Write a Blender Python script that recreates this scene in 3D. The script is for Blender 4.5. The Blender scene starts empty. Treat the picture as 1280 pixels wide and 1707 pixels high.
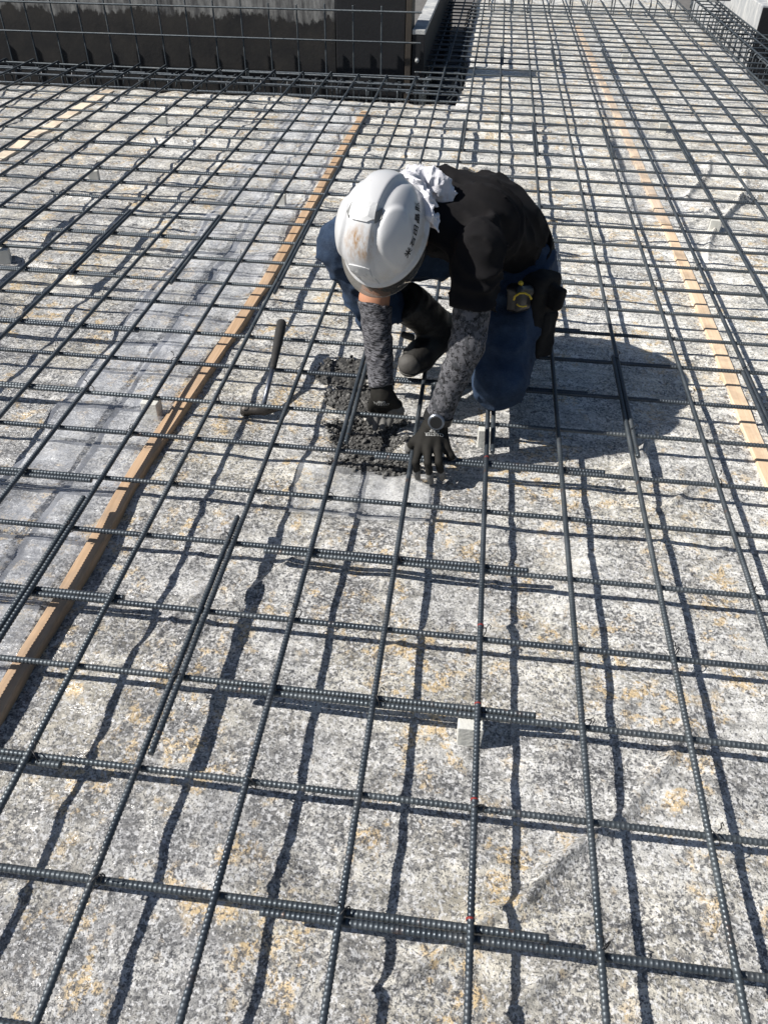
import bpy, bmesh, math, random
import numpy as np
from mathutils import Vector, Matrix

rng = np.random.default_rng(7)
random.seed(7)
scene = bpy.context.scene
col = scene.collection

# ------------------------------------------------------------------ camera
CAM = np.array([1.1056, -0.3016, 1.3493])
PITCH, YAW, ROLL, FPX = 0.7140, -0.1085, 0.0182, 1302.0


def cam_rows():
    cp, sp = math.cos(PITCH), math.sin(PITCH)
    base = np.array([[1, 0, 0], [0, -sp, -cp], [0, cp, -sp]])
    cy, sy = math.cos(YAW), math.sin(YAW)
    Y = np.array([[cy, -sy, 0], [sy, cy, 0], [0, 0, 1]])
    cr, sr = math.cos(ROLL), math.sin(ROLL)
    return np.array([[cr, -sr, 0], [sr, cr, 0], [0, 0, 1]]) @ base @ Y


RC = cam_rows()
cd = bpy.data.cameras.new("camera")
cd.sensor_fit = 'HORIZONTAL'
cd.sensor_width = 36.0
cd.lens = 36.0 * FPX / 1280.0
cd.clip_start = 0.02
cd.clip_end = 2000
cam = bpy.data.objects.new("camera", cd)
col.objects.link(cam)
M = Matrix.Identity(4)
for k in range(3):
    M[k][0], M[k][1], M[k][2], M[k][3] = RC[0][k], -RC[1][k], -RC[2][k], CAM[k]
cam.matrix_world = M
scene.camera = cam

# ------------------------------------------------------------------ light
SUN_TRAVEL = Vector((1.0, 0.27, -1.0)).normalized()
SUN_ELEV = math.asin(-SUN_TRAVEL.z)
SUN_AZ = math.atan2(-SUN_TRAVEL.x, -SUN_TRAVEL.y)
world = bpy.data.worlds.new("World")
scene.world = world
world.use_nodes = True
wt = world.node_tree
sky = wt.nodes.new('ShaderNodeTexSky')
sky.sky_type = 'NISHITA'
sky.sun_disc = False
sky.sun_elevation = SUN_ELEV
sky.sun_rotation = SUN_AZ
wt.links.new(sky.outputs[0], wt.nodes['Background'].inputs[0])
wt.nodes['Background'].inputs[1].default_value = 0.052
sl = bpy.data.lights.new("sun", 'SUN')
sl.energy = 5.0
sl.angle = math.radians(0.53)
sl.color = (1.0, 0.955, 0.89)
so = bpy.data.objects.new("sun", sl)
so.rotation_euler = SUN_TRAVEL.to_track_quat('-Z', 'Y').to_euler()
so.location = (-3, -2, 6)
col.objects.link(so)
scene.view_settings.view_transform = 'Standard'
scene.view_settings.look = 'None'
scene.view_settings.gamma = 1.0
scene.view_settings.exposure = 0.38
scene.view_settings.use_curve_mapping = False
scene.cycles.max_bounces = 8
scene.cycles.transparent_max_bounces = 12
scene.cycles.use_denoising = True


# ------------------------------------------------------------------ node helper
class NT:
    def __init__(s, name):
        s.m = bpy.data.materials.new(name)
        s.m.use_nodes = True
        s.t = s.m.node_tree
        s.b = s.t.nodes['Principled BSDF']
        s.out = s.t.nodes['Material Output']
        s._c = None

    def n(s, typ, **kw):
        nd = s.t.nodes.new(typ)
        for k, v in kw.items():
            setattr(nd, k, v)
        return nd

    def L(s, a, b):
        s.t.links.new(a, b)

    def put(s, sock, v):
        if isinstance(v, bpy.types.NodeSocket):
            s.t.links.new(v, sock)
        elif isinstance(v, (tuple, list)) and len(v) == 3 and sock.type == 'RGBA':
            sock.default_value = (*v, 1)
        else:
            sock.default_value = v

    def co(s, scale=(1, 1, 1), rot=(0, 0, 0), loc=(0, 0, 0)):
        if s._c is None:
            s._c = s.n('ShaderNodeTexCoord').outputs['Object']
        if scale == (1, 1, 1) and rot == (0, 0, 0) and loc == (0, 0, 0):
            return s._c
        m = s.n('ShaderNodeMapping')
        m.inputs['Scale'].default_value = scale
        m.inputs['Rotation'].default_value = rot
        m.inputs['Location'].default_value = loc
        s.L(s._c, m.inputs['Vector'])
        return m.outputs[0]

    def noise(s, scale, detail=4, rough=0.5, vec=None, dist=0.0):
        nd = s.n('ShaderNodeTexNoise')
        nd.inputs['Scale'].default_value = scale
        nd.inputs['Detail'].default_value = detail
        nd.inputs['Roughness'].default_value = rough
        nd.inputs['Distortion'].default_value = dist
        s.L(vec or s.co(), nd.inputs['Vector'])
        return nd.outputs['Fac']

    def vor(s, scale, vec=None, out='Distance', feature='F1', rnd=1.0):
        nd = s.n('ShaderNodeTexVoronoi', feature=feature)
        nd.inputs['Scale'].default_value = scale
        nd.inputs['Randomness'].default_value = rnd
        s.L(vec or s.co(), nd.inputs['Vector'])
        return nd.outputs[out]

    def ramp(s, f, stops, interp='LINEAR'):
        r = s.n('ShaderNodeValToRGB')
        r.color_ramp.interpolation = interp
        e = r.color_ramp.elements
        while len(e) < len(stops):
            e.new(0.5)
        for q, (p, c) in zip(e, stops):
            q.position = p
            q.color = (c, c, c, 1) if isinstance(c, (int, float)) else (*c, 1)
        s.L(f, r.inputs[0])
        return r.outputs[0]

    def mix(s, f, a, b, blend='MIX'):
        m = s.n('ShaderNodeMix', data_type='RGBA', blend_type=blend)
        s.put(m.inputs[0], f)
        s.put(m.inputs[6], a)
        s.put(m.inputs[7], b)
        return m.outputs[2]

    def math(s, op, a, b=0.0, clamp=False):
        m = s.n('ShaderNodeMath', operation=op, use_clamp=clamp)
        s.put(m.inputs[0], a)
        s.put(m.inputs[1], b)
        return m.outputs[0]

    def sep(s, vec=None):
        q = s.n('ShaderNodeSeparateXYZ')
        s.L(vec or s.co(), q.inputs[0])
        return q.outputs

    def bump(s, h, strength=0.5, dist=0.01):
        b = s.n('ShaderNodeBump')
        b.inputs['Strength'].default_value = strength
        b.inputs['Distance'].default_value = dist
        s.L(h, b.inputs['Height'])
        s.L(b.outputs[0], s.b.inputs['Normal'])

    def fin(s, color=None, rough=None, metal=None, spec=None, **kw):
        if color is not None:
            s.put(s.b.inputs['Base Color'], color)
        if rough is not None:
            s.put(s.b.inputs['Roughness'], rough)
        if metal is not None:
            s.put(s.b.inputs['Metallic'], metal)
        if spec is not None:
            s.put(s.b.inputs['Specular IOR Level'], spec)
        for k, v in kw.items():
            s.put(s.b.inputs[k.replace('_', ' ')], v)
        return s.m


# ------------------------------------------------------------------ numpy noise
_perm = rng.random((64, 64, 64)).astype(np.float32)


def vnoise(x, y, z=0.0):
    x, y, z = np.broadcast_arrays(np.asarray(x, float), np.asarray(y, float), np.asarray(z, float))
    xi, yi, zi = np.floor(x).astype(int), np.floor(y).astype(int), np.floor(z).astype(int)
    fx, fy, fz = x - xi, y - yi, z - zi
    fx, fy, fz = fx * fx * (3 - 2 * fx), fy * fy * (3 - 2 * fy), fz * fz * (3 - 2 * fz)
    r = 0
    for a in (0, 1):
        for b in (0, 1):
            for c in (0, 1):
                w = (fx if a else 1 - fx) * (fy if b else 1 - fy) * (fz if c else 1 - fz)
                r = r + w * _perm[(xi + a) % 64, (yi + b) % 64, (zi + c) % 64]
    return r * 2 - 1


def sstep(a, b, x):
    t = np.clip((x - a) / (b - a), 0, 1)
    return t * t * (3 - 2 * t)


# ------------------------------------------------------------------ object helpers
def tag(o, label=None, cat=None, group=None, kind=None):
    if label: o['label'] = label
    if cat: o['category'] = cat
    if group: o['group'] = group
    if kind: o['kind'] = kind
    return o


def link(name, mesh, parent=None, loc=(0, 0, 0), rot=(0, 0, 0)):
    o = bpy.data.objects.new(name, mesh)
    col.objects.link(o)
    o.location = loc
    o.rotation_euler = rot
    if parent is not None:
        o.parent = parent
    return o


def empty(name, loc):
    return link(name, None, None, loc)


def pymesh(name, v, f, mat, smooth=False):
    me = bpy.data.meshes.new(name)
    me.from_pydata(np.asarray(v).tolist() if isinstance(v, np.ndarray) else v, [],
                   f.tolist() if isinstance(f, np.ndarray) else f)
    if smooth:
        me.polygons.foreach_set('use_smooth', np.ones(len(me.polygons), bool))
    me.materials.append(mat)
    me.update()
    return me


def grid_mesh(name, P, mat, keep=None, smooth=True):
    """P: (rows, cols, 3) -> quad sheet"""
    r, c = P.shape[:2]
    idx = np.arange(r * c).reshape(r, c)
    q = np.stack([idx[:-1, :-1], idx[:-1, 1:], idx[1:, 1:], idx[1:, :-1]], -1)
    q = q[keep] if keep is not None else q.reshape(-1, 4)
    q = q.reshape(-1, 4)
    V = P.reshape(-1, 3)
    used = np.unique(q)
    rm = np.full(len(V), -1)
    rm[used] = np.arange(len(used))
    V, q = V[used], rm[q]
    me = bpy.data.meshes.new(name)
    me.vertices.add(len(V))
    me.vertices.foreach_set('co', V.astype(np.float32).ravel())
    me.loops.add(q.size)
    me.loops.foreach_set('vertex_index', q.ravel().astype(np.int32))
    me.polygons.add(len(q))
    me.polygons.foreach_set('loop_start', np.arange(0, q.size, 4, dtype=np.int32))
    me.polygons.foreach_set('use_smooth', np.full(len(q), smooth, bool))
    me.materials.append(mat)
    me.update(calc_edges=True)
    me.validate()
    return me


def tube_pts(path, rad, seg=8, closed=False, caps=True):
    """swept tube verts/faces; path (n,3); rad scalar or (n,)"""
    p = np.asarray(path, float)
    n = len(p)
    rad = np.broadcast_to(np.asarray(rad, float), (n,))
    if closed:
        tan = np.roll(p, -1, 0) - np.roll(p, 1, 0)
    else:
        tan = np.gradient(p, axis=0)
    tan /= np.linalg.norm(tan, axis=1)[:, None] + 1e-12
    up = np.array([0, 0, 1.0]) if abs(tan[0][2]) < 0.9 else np.array([1.0, 0, 0])
    V = []
    nrm = np.cross(tan[0], up)
    nrm /= np.linalg.norm(nrm)
    for i in range(n):
        nrm = nrm - tan[i] * (nrm @ tan[i])
        nrm /= np.linalg.norm(nrm) + 1e-12
        b = np.cross(tan[i], nrm)
        a = np.arange(seg) * 2 * math.pi / seg
        V.append(p[i] + rad[i] * (np.cos(a)[:, None] * nrm + np.sin(a)[:, None] * b))
    V = np.concatenate(V)
    F = []
    for i in range(n if closed else n - 1):
        j = (i + 1) % n
        for k in range(seg):
            l = (k + 1) % seg
            F.append([i * seg + k, i * seg + l, j * seg + l, j * seg + k])
    if caps and not closed:
        F.append(list(range(seg))[::-1])
        F.append([(n - 1) * seg + k for k in range(seg)])
    return V.tolist(), F


def join(parts):
    V, F = [], []
    for v, f in parts:
        o = len(V)
        V += list(map(tuple, v))
        F += [[i + o for i in q] for q in f]
    return V, F


def box_pts(lo, hi, bev=0.0):
    bm = bmesh.new()
    bmesh.ops.create_cube(bm, size=1.0)
    lo, hi = np.array(lo, float), np.array(hi, float)
    for v in bm.verts:
        c = np.array(v.co) + 0.5
        v.co = Vector(lo + c * (hi - lo))
    if bev:
        bmesh.ops.bevel(bm, geom=bm.edges[:], offset=bev, segments=2, profile=0.6, affect='EDGES')
    bm.verts.index_update()
    V = [tuple(v.co) for v in bm.verts]
    F = [[v.index for v in f.verts] for f in bm.faces]
    bm.free()
    return V, F


# ------------------------------------------------------------------ implicit surfaces
def rcone(p, a, b, r1, r2):
    a, b = np.array(a, float), np.array(b, float)
    ab = b - a
    t = np.clip(((p - a) @ ab) / (ab @ ab), 0, 1)
    return np.linalg.norm(p - a - t[..., None] * ab, axis=-1) - (r1 + (r2 - r1) * t)


def ell(p, c, ax, r):
    """ellipsoid: centre, 3 unit axes rows, radii"""
    q = (p - np.array(c, float)) @ np.array(ax, float).T
    r = np.array(r, float)
    k0 = np.linalg.norm(q / r, axis=-1)
    k1 = np.linalg.norm(q / (r * r), axis=-1) + 1e-9
    return k0 * (k0 - 1) / k1


def smin(a, b, k):
    h = np.clip(0.5 + 0.5 * (b - a) / k, 0, 1)
    return b + (a - b) * h - k * h * (1 - h)


def chain(p, pts, rads, k=0.02):
    d = None
    for i in range(len(pts) - 1):
        e = rcone(p, pts[i], pts[i + 1], rads[i], rads[i + 1])
        d = e if d is None else smin(d, e, k)
    return d


def iso(name, fn, lo, hi, h, mat, base=(0, 0, 0)):
    lo, hi = np.array(lo, float), np.array(hi, float)
    n = np.ceil((hi - lo) / h).astype(int) + 1
    ax = [lo[k] + h * np.arange(n[k]) for k in range(3)]
    G = np.stack(np.meshgrid(*ax, indexing='ij'), -1)
    v = fn(G)
    ins = v < 0
    acc = np.zeros(tuple(n - 1) + (3,))
    cnt = np.zeros(tuple(n - 1))
    quads = []
    sl_ = [slice(0, n[k] - 1) for k in range(3)]
    for a in range(3):
        lo_s = [slice(None)] * 3
        hi_s = [slice(None)] * 3
        lo_s[a] = slice(0, n[a] - 1)
        hi_s[a] = slice(1, n[a])
        v0, v1 = v[tuple(lo_s)], v[tuple(hi_s)]
        i0, i1 = ins[tuple(lo_s)], ins[tuple(hi_s)]
        cr = i0 != i1
        t = np.where(cr, v0 / np.where(v0 == v1, 1, v0 - v1), 0)
        P = G[tuple(lo_s)].copy()
        P[..., a] += t * h
        b, c = (a + 1) % 3, (a + 2) % 3
        for db in (0, 1):
            for dc in (0, 1):
                s = [None] * 3
                s[a] = slice(0, n[a] - 1)
                s[b] = slice(db, n[b] - 1 + db)
                s[c] = slice(dc, n[c] - 1 + dc)
                m = cr[tuple(s)]
                acc += np.where(m[..., None], P[tuple(s)], 0)
                cnt += m
        I = np.argwhere(cr)
        ok = (I[:, b] > 0) & (I[:, c] > 0) & (I[:, b] < n[b] - 1) & (I[:, c] < n[c] - 1)
        I = I[ok]
        fl = i0[tuple(I.T)]
        eb = np.zeros(3, int); eb[b] = 1
        ec = np.zeros(3, int); ec[c] = 1
        q = np.stack([I - eb - ec, I - ec, I, I - eb], 1)
        q = np.where(fl[:, None, None], q, q[:, ::-1])
        quads.append(q.reshape(-1, 4, 3))
    has = cnt > 0
    ids = np.full(cnt.shape, -1)
    ids[has] = np.arange(has.sum())
    V = acc[has] / cnt[has][:, None]
    Q = np.concatenate(quads)
    F = ids[Q[..., 0], Q[..., 1], Q[..., 2]]
    F = F[(F >= 0).all(1)]
    # light relaxation
    for it in range(2):
        s = np.zeros_like(V); c_ = np.zeros(len(V))
        for k in range(4):
            np.add.at(s, F[:, k], V[F[:, (k + 1) % 4]]); np.add.at(c_, F[:, k], 1)
            np.add.at(s, F[:, (k + 1) % 4], V[F[:, k]]); np.add.at(c_, F[:, (k + 1) % 4], 1)
        V = 0.5 * V + 0.5 * s / np.maximum(c_, 1)[:, None]
    me = bpy.data.meshes.new(name)
    V = V - np.array(base, float)
    me.vertices.add(len(V)); me.vertices.foreach_set('co', V.astype(np.float32).ravel())
    me.loops.add(F.size); me.loops.foreach_set('vertex_index', F.ravel().astype(np.int32))
    me.polygons.add(len(F)); me.polygons.foreach_set('loop_start', np.arange(0, F.size, 4, dtype=np.int32))
    me.polygons.foreach_set('use_smooth', np.ones(len(F), bool))
    me.materials.append(mat)
    me.update(calc_edges=True); me.validate()
    return me


ONES = ['zeroth', 'first', 'second', 'third', 'fourth', 'fifth', 'sixth', 'seventh', 'eighth', 'ninth', 'tenth', 'eleventh',
        'twelfth', 'thirteenth', 'fourteenth', 'fifteenth', 'sixteenth', 'seventeenth', 'eighteenth', 'nineteenth']


def ordw(n):
    if n < 20: return ONES[n]
    tens = {2: ('twentieth', 'twenty'), 3: ('thirtieth', 'thirty'), 4: ('fortieth', 'forty'), 5: ('fiftieth', 'fifty')}[n // 10]
    return tens[0] if n % 10 == 0 else tens[1] + '-' + ONES[n % 10]


# ================================================================== MATERIALS
def mat_ground():
    t = NT('concrete_under_film')
    wr = t.co((1, 1, 1), (0, 0, 0.5))
    big = t.noise(2.3, 4, 0.55)
    mid = t.noise(15, 5, 0.62)
    # near-far brightness painted into the colour, over wetter film near left, drier behind
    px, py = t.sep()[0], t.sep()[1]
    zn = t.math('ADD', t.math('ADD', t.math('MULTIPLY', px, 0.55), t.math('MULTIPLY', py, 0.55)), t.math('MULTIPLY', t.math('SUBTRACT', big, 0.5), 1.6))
    bright_zone = t.ramp(t.math('DIVIDE', t.math('ADD', zn, 0.6), 4.0), [(0.20, 0), (0.74, 1)])
    wet_dim = t.mix(t.ramp(mid, [(0.38, 0), (0.62, 1)]), (0.20, 0.20, 0.21), (0.40, 0.395, 0.385))
    dry = t.mix(t.ramp(mid, [(0.36, 0), (0.58, 1)]), (0.68, 0.67, 0.63), (0.89, 0.88, 0.83))  # drier film colour, brightened for the far ground
    base = t.mix(bright_zone, wet_dim, dry)
    # broad cream tint, blotches, film-fold highlights and shade painted as diagonal streaks
    cream = t.ramp(t.noise(2.6, 4, 0.6, t.co((1, 1, 1), (0, 0, 0.4), (7, 3, 0))), [(0.46, 0), (0.66, 1)])
    base = t.mix(t.math('MULTIPLY', cream, 0.42), base, (0.64, 0.56, 0.38))
    bl = t.ramp(t.noise(26, 4, 0.6, None, 0.6), [(0.36, 0.72), (0.50, 1.0), (0.64, 1.15)])
    base = t.mix(1.0, base, bl, 'MULTIPLY')
    sk = t.ramp(t.noise(1.0, 5, 0.62, t.co((4.5, 34, 1), (0, 0, -0.85)), 0.8), [(0.36, 0.62), (0.52, 1.0), (0.66, 1.28)])
    base = t.mix(1.0, base, sk, 'MULTIPLY')
    # tan sand patches under the film
    tn = t.noise(4.6, 5, 0.65, t.co((1, 0.8, 1), (0, 0, 0.45)), 0.5)
    tpatch = t.noise(21, 4, 0.62)
    tanm = t.math('MULTIPLY', t.ramp(tn, [(0.50, 0), (0.57, 1)]), t.ramp(tpatch, [(0.50, 0.0), (0.55, 1)]))
    base = t.mix(t.math('MULTIPLY', tanm, 0.8), base, (0.66, 0.49, 0.26))
    # stones seen through the film
    wv = t.n('ShaderNodeVectorMath', operation='ADD')
    nc = t.n('ShaderNodeTexNoise'); nc.inputs['Scale'].default_value = 60; t.L(t.co(), nc.inputs['Vector'])
    sc_ = t.n('ShaderNodeVectorMath', operation='SCALE'); sc_.inputs['Scale'].default_value = 0.02
    t.L(nc.outputs['Color'], sc_.inputs[0]); t.L(t.co(), wv.inputs[0]); t.L(sc_.outputs[0], wv.inputs[1])
    wvec = wv.outputs[0]
    dens = t.math('SUBTRACT', t.noise(6, 3, 0.55), t.math('MULTIPLY', bright_zone, 0.12))
    for scale, r0, r1, thr, amt, cc in ((27, 0.18, 0.42, 0.80, 0.55, (0.20, 0.20, 0.20)), (33, 0.15, 0.36, 0.80, 0.6, (0.52, 0.40, 0.24)),
                                        (44, 0.15, 0.45, 0.68, 0.6, (0.17, 0.17, 0.17)), (105, 0.15, 0.42, 0.66, 0.75, (0.10, 0.10, 0.105)),
                                        (230, 0.18, 0.42, 0.50, 0.9, (0.055, 0.056, 0.06))):
        pick = t.sep(t.vor(scale, wvec, 'Color'))[0]
        pk = t.math('GREATER_THAN', t.math('ADD', pick, t.math('MULTIPLY', t.math('SUBTRACT', dens, 0.5), 0.6)), thr)
        st = t.math('MULTIPLY', t.ramp(t.vor(scale, wvec), [(r0, 1), (r1, 0)]), pk)
        base = t.mix(t.math('MULTIPLY', st, amt), base, cc)
    # bimodal speckle: dark stone between white condensation beads
    fn = t.noise(130, 5, 0.75)
    dz = t.math('MULTIPLY', t.math('SUBTRACT', dens, 0.46), 0.22)
    s1 = t.math('ADD', t.noise(72, 5, 0.70, None, 0.5), t.math('MULTIPLY', dz, -1.0))
    base = t.mix(t.math('MULTIPLY', t.ramp(s1, [(0.435, 1), (0.475, 0)]), 0.80), base, (0.105, 0.107, 0.112))
    s3 = t.noise(118, 4, 0.66, t.co((1, 1, 1), (0, 0, 0.3), (11, 5, 2)))
    base = t.mix(t.math('MULTIPLY', t.ramp(s3, [(0.53, 0), (0.58, 1)]), 0.75), base, t.mix(bright_zone, (0.60, 0.605, 0.62), (0.93, 0.925, 0.91)))
    s2 = t.math('ADD', t.noise(170, 4, 0.7), t.math('MULTIPLY', dz, -1.0))
    base = t.mix(t.math('MULTIPLY', t.ramp(s2, [(0.40, 1), (0.45, 0)]), 0.9), base, (0.045, 0.046, 0.052))
    pit = t.math('MULTIPLY', t.ramp(t.vor(330, wvec), [(0.10, 1), (0.26, 0)]), t.math('GREATER_THAN', t.sep(t.vor(330, wvec, 'Color'))[1], 0.62))
    base = t.mix(t.math('MULTIPLY', pit, 0.85), base, (0.04, 0.041, 0.046))
    h = t.math('ADD', t.math('MULTIPLY', fn, 0.5), t.math('MULTIPLY', mid, 1.2))
    fold = t.noise(7, 3, 0.5, t.co((0.35, 2.0, 1), (0, 0, 0.75)), 0.3)
    h = t.math('ADD', h, t.math('MULTIPLY', fold, 2.6))
    t.bump(h, 0.7, 0.010)
    rough = t.ramp(t.noise(30, 4, 0.6), [(0.35, 0.24), (0.65, 0.55)])
    # stretched clear film over the bed: glossy coat with its own long wrinkles
    cbp = t.n('ShaderNodeBump')
    cbp.inputs['Strength'].default_value = 0.9
    cbp.inputs['Distance'].default_value = 0.02
    wrk = t.noise(1.0, 4, 0.6, t.co((5, 26, 1), (0, 0, -0.85), (2, 9, 0)), 0.6)
    t.L(t.math('ADD', wrk, t.math('MULTIPLY', t.noise(60, 3, 0.6), 0.16)), cbp.inputs['Height'])
    t.L(cbp.outputs[0], t.b.inputs['Coat Normal'])
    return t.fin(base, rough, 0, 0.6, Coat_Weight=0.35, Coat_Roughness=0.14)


def mat_rebar():
    t = NT('deformed_steel')
    a = t.noise(9, 4, 0.6)
    c = t.mix(t.ramp(a, [(0.35, 0), (0.7, 1)]), (0.052, 0.066, 0.080), (0.105, 0.122, 0.138))
    r = t.noise(40, 5, 0.65)
    c = t.mix(t.math('MULTIPLY', t.ramp(r, [(0.63, 0), (0.72, 1)]), 0.55), c, (0.13, 0.07, 0.04))
    oi = t.n('ShaderNodeObjectInfo')
    c = t.mix(1.0, c, t.ramp(oi.outputs['Random'], [(0, (0.74, 0.76, 0.80)), (1, (1.18, 1.15, 1.10))]), 'MULTIPLY')
    mp = t.n('ShaderNodeVectorMath', operation='ADD')
    cb = t.n('ShaderNodeCombineXYZ')
    t.L(t.math('MULTIPLY', oi.outputs['Random'], 37.0), cb.inputs[0])
    t.L(t.co(), mp.inputs[0]); t.L(cb.outputs[0], mp.inputs[1])
    du = t.noise(5, 5, 0.7, mp.outputs[0])
    c = t.mix(t.math('MULTIPLY', t.ramp(du, [(0.55, 0), (0.72, 1)]), 0.5), c, (0.22, 0.21, 0.195))
    ru = t.noise(11, 5, 0.7, mp.outputs[0])
    c = t.mix(t.math('MULTIPLY', t.ramp(ru, [(0.60, 0), (0.70, 1)]), 0.5), c, (0.12, 0.065, 0.04))
    return t.fin(c, t.ramp(a, [(0.3, 0.34), (0.7, 0.55)]), 0.5, 0.5)


def mat_plain(name, c, rough=0.6, metal=0.0, var=0.25, scale=30, bump=0.0, bscale=60, **kw):
    t = NT(name)
    n = t.noise(scale, 5, 0.6)
    cc = t.mix(n, tuple(x * (1 - var) for x in c), tuple(min(1, x * (1 + var)) for x in c))
    if bump:
        t.bump(t.noise(bscale, 4, 0.6), bump, 0.004)
    return t.fin(cc, rough, metal, **kw)


def mat_wood(name, c1, c2, axis_rot=0.0):
    t = NT(name)
    v = t.co((60, 2.2, 60), (0, 0, axis_rot))
    n = t.noise(1.0, 6, 0.6, v, 1.2)
    c = t.mix(t.ramp(n, [(0.3, 0), (0.7, 1)]), c1, c2)
    s = t.noise(5, 4, 0.7)
    c = t.mix(t.math('MULTIPLY', t.ramp(s, [(0.48, 0), (0.66, 1)]), 0.65), c, (0.27, 0.21, 0.16))
    k = t.vor(3.0, t.co((3, 1, 1)))
    c = t.mix(t.ramp(k, [(0.03, 0.8), (0.07, 0)]), c, (0.16, 0.08, 0.04))
    t.bump(n, 0.35, 0.002)
    return t.fin(c, 0.7)


def mat_film(name, haze=0.16, rough=0.18, tint=(0.80, 0.84, 0.92)):
    t = NT(name)
    t.b.inputs['Base Color'].default_value = (*tint, 1)
    t.b.inputs['Roughness'].default_value = rough
    t.bump(t.noise(26, 4, 0.6, t.co((1, 0.35, 1), (0, 0, 0.3)), 0.6), 0.5, 0.008)
    tr = t.n('ShaderNodeBsdfTransparent')
    tr.inputs[0].default_value = (0.95, 0.96, 0.975, 1)
    mx = t.n('ShaderNodeMixShader')
    lw = t.n('ShaderNodeLayerWeight')
    lw.inputs[0].default_value = 0.25
    var = t.ramp(t.noise(7, 4, 0.6), [(0.35, 0.35), (0.7, 1.6)])
    f = t.math('MULTIPLY', var, haze)
    f = t.math('ADD', f, t.math('MULTIPLY', lw.outputs[0], 0.25), clamp=True)
    t.L(f, mx.inputs[0])
    t.L(tr.outputs[0], mx.inputs[1])
    t.L(t.b.outputs[0], mx.inputs[2])
    t.L(mx.outputs[0], t.out.inputs[0])
    return t.m


M_GROUND = mat_ground()
M_BAR = mat_rebar()
M_WIRE = mat_plain('black_annealed_wire', (0.045, 0.045, 0.048), 0.5, 0.7)
M_BLOCK = mat_plain('cast_mortar', (0.62, 0.62, 0.58), 0.85, 0, 0.18, 25, 0.5, 90)
M_WOOD = mat_wood('sawn_softwood', (0.40, 0.26, 0.15), (0.58, 0.41, 0.27))
M_WOOD2 = mat_wood('pale_softwood', (0.64, 0.46, 0.30), (0.80, 0.64, 0.47))  # paler timber tone for the right strip
M_PALE = mat_wood('dusty_pale_softwood', (0.72, 0.59, 0.44), (0.80, 0.71, 0.58))
M_FILM = mat_film('polythene_film', 0.22, 0.20, (0.76, 0.79, 0.86))
M_CLEAR = mat_film('clear_polythene', 0.22, 0.10, (0.86, 0.87, 0.88))
M_VEIL = mat_film('thin_clear_polythene', 0.10, 0.15, (0.84, 0.85, 0.86))
M_RED = mat_plain('red_marker_paint', (0.22, 0.02, 0.015), 0.6)

# ================================================================== GROUND
EDGE_Y, EDGE_X, CORN_Y, RIGHT_X, BACK_Y = 5.46, 0.92, 5.42, 3.13, 11.5
HOLE = (0.845, 1.60)
RIDGES = [  # folds in the film: (x0,y0,x1,y1,width,height)
    (1.02, 0.10, 1.33, 0.31, 0.014, 0.014), (1.26, 0.26, 1.50, 0.50, 0.016, 0.016), (1.50, 0.50, 1.62, 0.66, 0.014, 0.012),
    (1.16, 0.02, 1.44, 0.27, 0.012, 0.008), (0.90, 0.72, 1.10, 0.86, 0.012, 0.008), (1.14, 0.80, 1.36, 0.94, 0.012, 0.008),
    (0.46, 0.72, 0.62, 1.02, 0.014, 0.010), (0.52, 0.62, 0.66, 0.95, 0.014, 0.009), (0.64, 0.85, 0.78, 1.12, 0.012, 0.009),
    (2.10, 3.05, 2.55, 4.30, 0.020, 0.022), (2.08, 3.45, 2.75, 4.15, 0.020, 0.020), (2.12, 3.70, 2.40, 4.50, 0.020, 0.018),
    (1.55, 1.45, 1.72, 1.75, 0.016, 0.012), (1.62, 1.30, 1.82, 1.52, 0.016, 0.012), (1.0, 3.3, 1.5, 3.42, 0.025, 0.022),
    (0.85, 3.9, 1.35, 4.2, 0.025, 0.022), (0.95, 4.7, 1.6, 4.85, 0.025, 0.020), (1.15, 2.95, 1.55, 3.05, 0.02, 0.018),
    (-0.95, 2.7, -0.35, 2.45, 0.02, 0.016), (-1.1, 3.4, -0.5, 3.3, 0.02, 0.018), (-1.2, 4.2, -0.3, 4.35, 0.025, 0.018)]

_rr = random.Random(5)
for _k in range(22):
    _x, _y = _rr.uniform(0.3, 1.7), _rr.uniform(0.0, 1.25)
    _a, _l = math.radians(_rr.uniform(38, 62)), _rr.uniform(0.10, 0.30)
    RIDGES.append((_x, _y, _x + _l * math.cos(_a), _y + _l * math.sin(_a), _rr.uniform(0.008, 0.013), _rr.uniform(0.003, 0.006)))


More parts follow.
